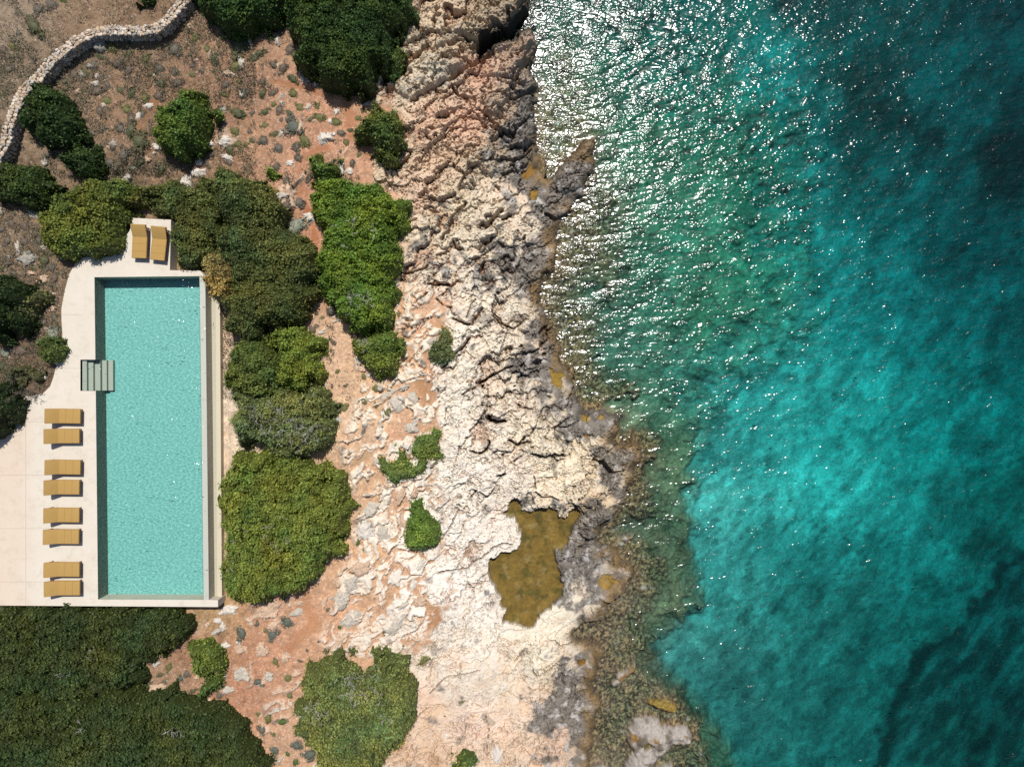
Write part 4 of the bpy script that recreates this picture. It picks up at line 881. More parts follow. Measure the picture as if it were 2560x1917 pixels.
def leaf_cards(pos, nor, size, rng, spread=.9, aspect=.55):
    """one rhombic leaf spray per point -> verts, faces"""
    n = len(pos)
    d = nor + rng.normal(0, spread, (n, 3)); d[:, 2] = np.abs(d[:, 2]) * .8 + .12
    d /= np.linalg.norm(d, axis=1)[:, None]
    r = rng.normal(0, 1, (n, 3)); t = np.cross(d, r); t /= np.linalg.norm(t, axis=1)[:, None] + 1e-9; b = np.cross(d, t)
    s = size * rng.uniform(.6, 1.35, n)[:, None]
    v = np.stack([pos - t * s, pos - b * s * aspect, pos + t * s, pos + b * s * aspect], 1).reshape(-1, 3)
    f = np.arange(4 * n).reshape(n, 4)
    return v, f

def tubes(paths, r0, r1, sides=4):
    V_l = []; F_l = []; o = 0
    for pth in paths:
        p = np.array(pth); n = len(p)
        for k in range(n):
            tdir = p[min(k + 1, n - 1)] - p[max(k - 1, 0)]; tdir /= np.linalg.norm(tdir) + 1e-9
            a = np.cross(tdir, (0.3, .2, 1.0)); a /= np.linalg.norm(a) + 1e-9; b = np.cross(tdir, a)
            rr = r0 + (r1 - r0) * k / (n - 1)
            for s in range(sides):
                an = 2 * math.pi * s / sides; V_l.append(p[k] + (a * math.cos(an) + b * math.sin(an)) * rr)
        for k in range(n - 1):
            for s in range(sides):
                F_l.append((o + k * sides + s, o + k * sides + (s + 1) % sides, o + (k + 1) * sides + (s + 1) % sides, o + (k + 1) * sides + s))
        o += n * sides
    return np.array(V_l), np.array(F_l)

def make_shrub(name, poly, hgt, col, label, cat='shrub', leaf=.06, dens=560, lump=.6, twigs=0, var=.25, soft=.5, group=None, jag=.2, col2=None):
    seed = abs(hash(label)) % 1000 if False else (sum(ord(c_) for c_ in label) * 7) % 9973
    rng = np.random.default_rng(seed)
    a = np.array(poly, float); cu_, cv_ = a.mean(0)
    zg = np.mean([zat(u, v) for u, v in poly]) if True else 0
    zg = min(zg, zat(cu_, cv_) + .3)
    zt = zg + hgt * .6
    # footprint in metres at the crown's level
    w = np.array([P(u, v, zt)[:2] for u, v in poly])
    c0 = w.mean(0); lo = w.min(0) - .3; hi = w.max(0) + .3
    st = .11
    gx = np.arange(lo[0], hi[0], st); gy = np.arange(lo[1], hi[1], st)
    GX, GY = np.meshgrid(gx, gy)
    d = sdf(GX + perlin(GX * 1.1, GY * 1.1, seed) * jag * 2.6 + perlin(GX * 3, GY * 3, seed + 1) * jag, GY + perlin(GX * 1.1 + 8, GY * 1.1, seed + 2) * jag * 2.6 + perlin(GX * 3 + 9, GY * 3, seed + 3) * jag, [tuple(p) for p in w])
    q1, q2, qi, _, _ = worley(GX / lump, GY / lump, seed)
    p1, p2, pi_, _, _ = worley(GX / (lump * .42), GY / (lump * .42), seed + 5)
    prof = np.sqrt(np.clip(1 - (1 - np.clip(d / (hgt * soft + .15), 0, 1)) ** 2, 0, 1))
    puff = (1 - np.clip(q1 * 1.25, 0, 1) ** 2) * .36 + (1 - np.clip(p1 * 1.15, 0, 1) ** 2) * .22 + (pi_ - .5) * .12 + (qi - .5) * .14 + fbm(GX * .35, GY * .35, seed + 8, 3) * .35
    hh = hgt * prof * .78 + puff * prof * min(1.2, hgt) + fbm(GX * 4, GY * 4, seed + 9, 2) * .06 * prof
    hh = hh - prof * (1 - sst(.0, .22, q2 - q1)) * .20 * min(1.2, hgt) * sst(-.2, .25, fbm(GX * .5, GY * .5, seed + 50, 2))
    ok = d > 0
    # ground under each point
    uu_ = CU + GX / (K * (HC - zg)); vv_ = CV - GY / (K * (HC - zg))
    zgr, _, _ = zats(uu_.ravel(), vv_.ravel()); zgr = zgr.reshape(GX.shape)
    ztop = np.where(ok, np.maximum(zg, zgr) * .5 + zg * .5 + hh, np.minimum(zgr, zg) - .2)
    # shell
    n_y, n_x = GX.shape; idx = np.arange(n_x * n_y).reshape(n_y, n_x)
    fok = ok[:-1, :-1] | ok[1:, 1:] | ok[1:, :-1] | ok[:-1, 1:]
    qd = np.stack([idx[:-1, :-1], idx[:-1, 1:], idx[1:, 1:], idx[1:, :-1]], -1)[fok]
    used, inv_ = np.unique(qd, return_inverse=True)
    shell = np.stack([GX, GY, ztop - .05], -1).reshape(-1, 3)[used]
    qd = inv_.reshape(-1, 4)
    # leaves
    yy, xx = np.nonzero(ok)
    area = len(yy) * st * st; n = int(area * dens)
    k = rng.integers(0, len(yy), n); jy, jx = yy[k], xx[k]
    gzx = np.gradient(ztop, st, axis=1); gzy = np.gradient(ztop, st, axis=0)
    nor = np.stack([-np.clip(gzx[jy, jx], -2, 2), -np.clip(gzy[jy, jx], -2, 2), np.ones(n)], -1); nor /= np.linalg.norm(nor, axis=1)[:, None]
    pos = np.stack([gx[jx] + rng.uniform(-.5, .5, n) * st, gy[jy] + rng.uniform(-.5, .5, n) * st, ztop[jy, jx]], -1)
    pos += nor * (rng.random(n)[:, None] ** 1.6 * .13 - .03)
    # steep rims get leaves down the flank
    rimm = d[jy, jx] < .35
    pos[rimm, 2] -= rng.random(rimm.sum()) ** 1.5 * np.minimum(hh[jy, jx][rimm], .9) * .8
    pos[rimm, :2] += nor[rimm, :2] * .05
    lv_, lf_ = leaf_cards(pos, nor, leaf, rng)
    out_ = (d[jy, jx] < .3) & (rng.random(n) < .30)
    pos[out_, :2] -= np.sign(-nor[out_, :2]) * -rng.random((out_.sum(), 2)) * .0
    ov = pos[out_, :2] - c0; ov /= np.linalg.norm(ov, axis=1)[:, None] + 1e-6
    pos[out_, :2] += ov * (rng.random(out_.sum()) ** 2 * .38)[:, None]
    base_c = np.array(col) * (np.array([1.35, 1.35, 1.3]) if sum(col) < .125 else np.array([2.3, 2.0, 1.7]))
    tn = fbm(pos[:, 0] * .8, pos[:, 1] * .8, seed + 20, 3) * var * 1.6 + rng.normal(0, var * .55, n) + (qi[jy, jx] - .5) * var * 1.9
    lc = base_c * (1 + tn[:, None]).clip(.25, 2.2)
    lc = lc * (1 + np.outer(fbm(pos[:, 0] * .5 + 4, pos[:, 1] * .5, seed + 30, 3) * .8 + rng.normal(0, .12, n), [.8, .2, -.3])).clip(.4, 1.8)
    if col2 is not None:
        mm = sst(.15, .4, fbm(pos[:, 0] * 1.1, pos[:, 1] * 1.1, seed + 40, 3))
        lc = lerp(lc, np.array(col2) * (1 + rng.normal(0, .2, n))[:, None], mm[:, None])
    lc = np.clip(lc, .004, .5)
    allv = np.vstack([shell, lv_]); allf = np.vstack([qd, lf_ + len(shell)])
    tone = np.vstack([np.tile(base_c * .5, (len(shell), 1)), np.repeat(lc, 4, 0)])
    org = np.array([c0[0], c0[1], zg])
    if twigs:
        r = empty(name, org, 0, label=label, category=cat)
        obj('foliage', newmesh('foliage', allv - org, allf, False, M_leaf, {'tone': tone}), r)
        paths = []
        for (tu, tv, rad, cnt) in twigs:
            ctr = P(tu, tv, zt)
            for _ in range(cnt):
                s_ = ctr + np.append(rng.normal(0, rad * .45, 2), 0)
                jx_ = int(np.clip((s_[0] - lo[0]) / st, 0, n_x - 1)); jy_ = int(np.clip((s_[1] - lo[1]) / st, 0, n_y - 1))
                s_[2] = max(ztop[jy_, jx_], zg) + .0
                an = rng.uniform(0, 6.28); L = rng.uniform(.15, .5)
                pth = [ctr + np.array([0, 0, -.5]), s_ + np.array([0, 0, -.12])]
                cur = s_.copy()
                for q_ in range(4):
                    an += rng.normal(0, .45); cur = cur + np.array([math.cos(an) * L / 4, math.sin(an) * L / 4, .035]); pth.append(cur.copy())
                paths.append(pth)
                for q_ in range(2):
                    an2 = an + rng.choice([-1, 1]) * rng.uniform(.5, 1.0); s2 = pth[3 + q_]
                    paths.append([s2, s2 + np.array([math.cos(an2) * .1, math.sin(an2) * .1, .02]), s2 + np.array([math.cos(an2 + .2) * .22, math.sin(an2 + .2) * .22, .04])])
            tv_, tf_ = tubes(paths, .009, .004, 3)
            obj('bare_twigs', newmesh('bare_twigs', tv_ - org, tf_, False, M_twig), r); paths = []
    else:
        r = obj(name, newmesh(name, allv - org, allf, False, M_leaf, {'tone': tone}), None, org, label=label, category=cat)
    if group: r['group'] = group
    return r

DK = (.028, .052, .012); MG = (.062, .100, .018); BG = (.085, .150, .022); OL = (.105, .115, .035); GG = (.10, .12, .07); YL = (.17, .16, .05); VD = (.022, .038, .010); BR = (.095, .115, .03)
S = make_shrub
S('shrub', A([(400, 720), (490, 730), (580, 830), (620, 950), (640, 1060), (700, 1090), (680, 1160), (600, 1190), (510, 1230), (390, 1230), (250, 1170), (200, 1050), (195, 910), (250, 840), (320, 760)]), 1.5, DK, 'large very dark round shrub growing against the bend of the dry stone wall', soft=.6)
S('shrub', A([(1600, 770), (1750, 830), (1830, 920), (1830, 1000), (1790, 1100), (1740, 1200), (1620, 1340), (1500, 1340), (1400, 1260), (1310, 1180), (1285, 1080), (1300, 1000), (1400, 900), (1480, 830)]), 1.8, (.045, .082, .016), 'round dark green shrub standing alone on brown soil right of the wall', soft=.6)
S('shrub', A([(710, 1270), (800, 1285), (870, 1345), (880, 1440), (830, 1520), (730, 1535), (635, 1500), (565, 1440), (560, 1350), (610, 1295)]), 1.0, DK, 'small dark round shrub just above the left end of the long hedge', soft=.6)
S('shrub', [(-30, 425), (20, 410), (50, 402), (92, 408), (116, 435), (130, 465), (126, 495), (104, 512), (60, 516), (15, 500), (-30, 488)], 1.3, (.036, .058, .013), 'dark shrub at the left edge below the end of the stone wall', soft=.6)
S('shrub', [(340, -40), (378, -40), (374, 2), (357, 14), (345, 6)], .8, DK, 'small dark shrub cut by the top edge above the stone wall')
S('shrub', [(478, -60), (716, -60), (710, 25), (680, 55), (640, 70), (615, 85), (585, 87), (550, 78), (525, 55), (500, 30), (485, 10)], 1.9, (.034, .066, .014), 'dark shrub at the top edge just right of the stone wall end')
S('shrub', B([(240, -200), (245, 0), (250, 170), (300, 330), (340, 500), (440, 600), (500, 700), (640, 740), (790, 755), (900, 760), (1000, 680), (1040, 560), (1130, 480), (1150, 350), (1200, 250), (1300, 120), (1335, 0), (1340, -200)]), 2.3, (.033, .060, .012), 'biggest dark green thicket at the top edge beside the grey rocks', lump=.75)
S('shrub', B([(1190, 440), (1290, 440), (1270, 540), (1230, 620), (1150, 640), (1110, 590), (1110, 510)]), .9, (.04, .07, .016), 'small dark shrub wedged between the big thicket and grey rock')
S('shrub', B([(1070, 905), (1190, 960), (1290, 1040), (1250, 1130), (1250, 1230), (1200, 1310), (1090, 1360), (990, 1330), (950, 1250), (870, 1200), (860, 1130), (900, 1060), (950, 1020), (950, 950)]), 1.5, (.048, .072, .018), 'dark olive shrub between the red trail and the pink rocks', soft=.6)
S('shrub', B([(580, 1330), (680, 1390), (720, 1490), (690, 1570), (600, 1600), (520, 1590), (440, 1520), (440, 1420), (490, 1350)]), 1.2, (.06, .10, .022), 'mid green shrub touching the top left corner of the bright thicket', soft=.6)
S('shrub', B([(120, 1400), (200, 1470), (200, 1530), (130, 1560), (70, 1520), (60, 1440)]), .7, (.075, .13, .02), 'little bright green shrub above the right part of the long hedge')
S('shrub', V_([(85, 485), (105, 450), (140, 428), (185, 395), (235, 378), (270, 392), (288, 410), (286, 440), (276, 466), (268, 500), (250, 530), (232, 550), (180, 554), (150, 558), (115, 545), (95, 520)]), 1.35, (.06, .085, .018), 'olive green shrub left of the lounger platform, left end of the hedge', lump=.7)
S('shrub', V_([(285, 412), (340, 392), (400, 400), (445, 392), (475, 420), (490, 480), (470, 545), (440, 578), (378, 580), (379, 478), (372, 452), (300, 449), (284, 446)]), 1.1, (.052, .068, .02), 'dull green hedge shrub wrapped around the corner of the lounger platform', lump=.7)
S('shrub', V_([(450, 385), (490, 365), (540, 375), (590, 408), (617, 450), (620, 490), (650, 505), (680, 540), (685, 600), (665, 650), (650, 690), (600, 700), (560, 730), (520, 740), (495, 715), (490, 680), (483, 655), (500, 600), (490, 560), (470, 530), (480, 480), (460, 430)]), 2.0, (.046, .062, .019), 'large dull dark green thicket off the upper right corner of the pool', lump=.7, var=.3)
S('shrub', V_([(440, 560), (470, 545), (500, 560), (510, 600), (500, 640), (482, 658), (455, 640), (436, 600)]), 2.0, (.15, .13, .05), 'yellowish shrub overhanging the upper right corner of the pool', soft=.5)
S('shrub', V_([(560, 735), (600, 700), (650, 688), (665, 700), (680, 735), (695, 780), (690, 820), (640, 842), (600, 845), (590, 800), (600, 760)]), 1.6, (.078, .115, .02), 'bright olive shrub below the dull thicket, right of the pool', lump=.6)
S('shrub', V_([(490, 760), (520, 735), (560, 733), (604, 760), (610, 800), (590, 850), (530, 860), (497, 840), (487, 800)]), 1.7, (.052, .078, .02), 'dark olive shrub next to the gutter ledge beside the middle of the pool', lump=.6)
S('shrub', V_([(500, 850), (560, 848), (620, 840), (680, 835), (710, 860), (722, 910), (715, 955), (690, 978), (640, 985), (600, 975), (555, 970), (512, 960), (502, 900)]), 1.5, (.070, .095, .035), 'greyish shrub full of bare white twigs above the big round shrub', lump=.5, twigs=[(720, 1060, 1.2, 46), (780, 1080, .8, 26), (660, 1060, .9, 22), (770, 1130, .6, 12)], var=.3, col2=(.14, .15, .09))
S('shrub', V_([(510, 982), (560, 972), (620, 985), (680, 1000), (720, 1020), (745, 1060), (757, 1100), (752, 1140), (735, 1180), (700, 1215), (680, 1250), (640, 1280), (590, 1290), (530, 1308), (490, 1300), (480, 1280), (483, 1200), (478, 1100), (474, 1060), (487, 1010)]), 1.6, (.078, .108, .022), 'very big rounded green shrub right of the lower end of the pool', lump=.55, twigs=[(700, 1330, 1.6, 12), (620, 1380, 1.4, 10)])
S('shrub', T(640, 480, [(480, 60), (560, -60), (640, -120), (740, -150), (860, -120), (960, -60), (1100, -50), (1200, 0), (1310, 80), (1270, 140), (1280, 230), (1260, 340), (1190, 390), (1290, 430), (1290, 480), (1240, 560), (1220, 620), (1210, 720), (1140, 780), (1190, 850), (1190, 900), (1140, 980), (1160, 1080), (1140, 1170), (1000, 1215), (870, 1215), (780, 1190), (760, 1100), (680, 1010), (620, 960), (600, 880), (550, 750), (540, 600), (550, 450), (560, 330), (520, 220), (460, 130)]), 1.5, (.062, .108, .016), 'long bright green thicket between the red trail and the broken rock', lump=.6,
  twigs=[(890, 760, .5, 16), (925, 745, .4, 8), (940, 590, .4, 8), (880, 580, .8, 8)])
S('shrub', D([(870, 1235), (1000, 1225), (1130, 1190), (1240, 1270), (1250, 1380), (1210, 1480), (1170, 1560), (1100, 1600), (1020, 1570), (960, 1500), (890, 1400), (860, 1320)]), 1.3, (.066, .10, .02), 'rounded green shrub with a pale patch at the lower tip of the bright thicket', twigs=[(915, 862, .35, 12)])
S('shrub', D([(1620, 1160), (1680, 1210), (1670, 1330), (1700, 1390), (1690, 1430), (1600, 1490), (1530, 1470), (1490, 1400), (1500, 1320), (1550, 1270)]), .7, (.07, .092, .038), 'dark green tongue shaped shrub beside the long black crack in white rock', jag=.08)
S('shrub', F([(1400, 450), (1500, 410), (1560, 385), (1580, 470), (1580, 560), (1560, 670), (1520, 600), (1440, 640), (1370, 600), (1330, 560)]), .45, (.075, .12, .03), 'low green creeper against the left edge of the white rock', jag=.14)
S('shrub', F([(1190, 510), (1250, 560), (1310, 590), (1300, 640), (1330, 720), (1470, 660), (1470, 740), (1400, 790), (1300, 810), (1200, 830), (1160, 760), (1090, 715), (1080, 640), (1170, 670), (1230, 620)]), .45, (.075, .115, .03), 'low straggling green creeper among small white boulders', jag=.16)
S('shrub', F([(1410, 990), (1440, 1080), (1480, 1160), (1570, 1200), (1580, 1330), (1560, 1400), (1430, 1450), (1310, 1380), (1300, 1250), (1330, 1160), (1320, 1080)]), .9, (.065, .115, .022), 'bright green shrub on the edge of the white rock left of the brown pool', jag=.1)
S('shrub', G([(-300, 258), (600, 264), (1300, 272), (1515, 276), (1530, 370), (1660, 425), (1630, 490), (1540, 560), (1500, 640), (1400, 700), (1230, 740), (1200, 930), (1100, 960), (900, 1010), (600, 1080), (300, 1000), (-300, 1000)]), 1.15, (.042, .058, .015), 'upper part of the huge thicket directly below the terrace', lump=.6, soft=.4, twigs=[(245, 1612, .4, 5), (180, 1675, .3, 5)])
S('shrub', G([(-300, 1005), (300, 1005), (600, 1085), (900, 1015), (1100, 965), (1200, 1010), (1300, 1000), (1400, 1030), (1480, 970), (1560, 1040), (1700, 1060), (1800, 1130), (1900, 1120), (2000, 1200), (2060, 1290), (2130, 1400), (2208, 1480), (2290, 1600), (2320, 1656), (2340, 2000), (-300, 2000)]), 1.3, (.042, .059, .015), 'lower part of the huge thicket filling the bottom left corner', lump=.6, soft=.5, twigs=[(225, 1797, .3, 5), (452, 1805, .3, 6)])
S('shrub', G([(1700, 600), (1830, 590), (1890, 700), (1960, 800), (1900, 840), (1720, 850), (1660, 770), (1640, 680)]), 1.0, (.055, .088, .02), 'round green shrub on red soil below the corner of the pool', soft=.6)
S('shrub', G([(1740, 900), (1880, 900), (1890, 980), (1830, 1045), (1740, 1030), (1700, 950)]), .8, (.05, .08, .02), 'small round shrub on red soil just above the thicket edge', soft=.6)
S('shrub', H([(440, 780), (600, 710), (720, 680), (810, 690), (830, 760), (860, 850), (940, 880), (1000, 800), (1010, 720), (1120, 680), (1180, 730), (1260, 760), (1260, 820), (1330, 860), (1360, 980), (1330, 1100), (1370, 1180), (1330, 1320), (1270, 1400), (1300, 1440), (1200, 1520), (1100, 1600), (1000, 1680), (900, 1780), (640, 1780), (540, 1640), (510, 1520), (400, 1420), (330, 1370), (310, 1260), (350, 1200), (310, 1160), (390, 1080), (380, 1000), (400, 900)]), 1.5, (.078, .105, .034), 'very large heart shaped green shrub with grey twigs near the bottom edge', lump=.55,
  twigs=[(900, 1715, .7, 34), (880, 1690, .5, 14), (955, 1720, .3, 8), (810, 1765, .8, 30), (940, 1670, .4, 12), (965, 1775, .3, 6)], col2=(.10, .13, .05))
S('shrub', H([(1760, 1520), (1850, 1530), (1880, 1600), (1860, 1720), (1700, 1720), (1690, 1580)]), .8, (.05, .085, .025), 'small dark shrub on pale rock at the bottom edge')
S('shrub', H([(1460, 690), (1525, 712), (1480, 750), (1440, 770), (1380, 798), (1400, 740)]), .35, (.12, .15, .07), 'tiny pale green shrub on the rock above the heart shaped shrub', jag=.08)
S('shrub', C_([(-150, 720), (60, 750), (200, 790), (250, 900), (230, 1000), (200, 1130), (100, 1200), (0, 1250), (-150, 1300)]), 2.2, VD, 'tall almost black shrub at the left edge above the terrace', lump=.7)
S('shrub', C_([(360, 1290), (450, 1260), (520, 1300), (525, 1380), (480, 1450), (400, 1480), (330, 1440), (320, 1360)]), 1.0, (.05, .075, .02), 'dark green shrub touching the left edge of the terrace by the pool')
S('shrub', C_([(230, 850), (340, 880), (370, 960), (340, 1050), (260, 1100), (210, 1020)]), 1.2, (.055, .07, .03), 'dull green shrub right beside the almost black one')
S('shrub', [(-60, 955), (5, 955), (28, 978), (32, 1010), (30, 1040), (14, 1070), (-4, 1090), (-60, 1100)], 2.3, VD, 'tall dark shrub at the left edge overhanging the terrace corner', lump=.5)
S('shrub', C_([(60, 1480), (150, 1500), (260, 1500), (330, 1560), (300, 1640), (200, 1660), (80, 1640), (20, 1560)]), .8, (.06, .07, .035), 'sparse shrub in the corner where the terrace steps outward', dens=300, jag=.2)

# bare branching bush whose shadow lies on the terrace
rng = np.random.default_rng(5)
bo = P(62, 968, 2.95)
paths = []
def grow(p, d, L, depth):
    q_ = [p]; 
    for _ in range(4):
        d = d + rng.normal(0, .22, 3); d = d / np.linalg.norm(d); p = p + d * L / 4; q_.append(p)
    paths.append((q_, depth))
    if depth < 3:
        for _ in range(3): grow(q_[rng.integers(2, 5)], d + rng.normal(0, .55, 3) + np.array([0, 0, .1]), L * .68, depth + 1)
for k in range(4):
    an = k * 1.6 + .4; grow(bo.copy(), np.array([math.cos(an) * .7, math.sin(an) * .5 - .2, .8]), .75, 0)
Vb, Fb, ob = [], [], 0
for pth, dp in paths:
    tv_, tf_ = tubes([pth], .022 * .6 ** dp, .016 * .6 ** dp, 4); Vb.append(tv_); Fb.append(tf_ + ob); ob += len(tv_)
r = empty('bare_bush', bo, 0, label='leafless twiggy bush casting a branching shadow on the terrace corner', category='bush')
obj('branches', newmesh('branches', np.vstack(Vb) - bo, np.vstack(Fb), False, M_bark), r)
tips = np.array([p for pth, dp in paths if dp >= 2 for p in pth[2:]]); tips = np.repeat(tips, 2, 0) + rng.normal(0, .04, (len(tips) * 2, 3))
lv_, lf_ = leaf_cards(tips, np.tile([0, 0, 1.0], (len(tips), 1)), .035, rng)
obj('leaves', newmesh('leaves', lv_ - bo, lf_, False, M_leaf, {'tone': np.tile([.10, .09, .06], (len(lv_), 1))}), r)

# small cushion scrub: prototypes by kind
KINDS = {'grey': ((.125, .106, .078), 'grey'), 'olive': ((.13, .125, .045), 'olive'), 'silver': ((.22, .23, .17), 'silvery'), 'brown': ((.13, .098, .07), 'brown'), 'green': ((.07, .10, .03), 'green'), 'blue': ((.10, .108, .082), 'blue-grey'), 'dull': ((.088, .090, .042), 'dull green')}
def cushion_mesh(kind, seed):
    rng = np.random.default_rng(seed); n = 520
    col = np.array(KINDS[kind][0]) * 1.2
    d = rng.normal(0, 1, (n, 3)); d[:, 2] = np.abs(d[:, 2]); d /= np.linalg.norm(d, axis=1)[:, None]
    an = np.arctan2(d[:, 1], d[:, 0]); rr = (.90 + .07 * np.sin(an * 2 + seed) + .06 * np.sin(an * 5 + seed * 2)) * rng.uniform(.4, 1.0, n) ** .5
    far_ = rng.random(n) < .2; rr = np.where(far_, rr * rng.uniform(1.0, 1.45, n), rr); d[far_, 2] *= .35
    lob = np.array([(0, 0, .62), (rng.uniform(.2, .55), rng.uniform(-.4, .4), .5), (rng.uniform(-.6, -.2), rng.uniform(-.5, .5), .46), (rng.uniform(-.3, .3), rng.uniform(.3, .6), .4)])
    li = rng.integers(0, 4, n)
    pos = d * (rr * lob[li, 2])[:, None] * np.array([1, 1, .62]); pos[:, :2] += lob[li, :2]
    v, f = leaf_cards(pos, d * np.array([.5, .5, 1.3]), .095, rng, .35, .35)
    tn = (1 + rng.normal(0, .22, n) + perlin(pos[:, 0] * 2, pos[:, 1] * 2, seed) * .35).clip(.35, 1.9)
    t = np.repeat(col * tn[:, None], 4, 0)
    # inner mound
    nr_, na = 5, 14; mv = [(0, 0, .3)]; mf = []
    for i in range(1, nr_ + 1):
        for j in range(na):
            a_ = j / na * 6.2832; r_ = i / nr_ * .5; mv.append((r_ * math.cos(a_), r_ * math.sin(a_), .3 * math.sqrt(max(0, 1 - (i / nr_) ** 2)) - (.15 if i == nr_ else 0)))
    for j in range(na): mf.append((0, 1 + j, 1 + (j + 1) % na, 0))
    for i in range(nr_ - 1):
        for j in range(na): b_ = 1 + i * na; mf.append((b_ + j, b_ + na + j, b_ + na + (j + 1) % na, b_ + (j + 1) % na))
    # many fine stems keep the outline ragged
    tri = [m_ for m_ in mf if m_[0] == m_[3]]; quad = np.array([m_ for m_ in mf if m_[0] != m_[3]])
    mv = np.array(mv)
    V2 = np.vstack([mv, v]); F2 = np.vstack([quad, f + len(mv)])
    faces = [tuple(x) for x in F2] + [t_[:3] for t_ in tri]
    me = newmesh('cushion_shrub', V2, faces, False, M_leaf, {'tone': np.vstack([np.tile(col * .8, (len(mv), 1)), t])})
    return me
CM = {k: [cushion_mesh(k, 10 * i + j) for j in range(3)] for i, k in enumerate(KINDS)}
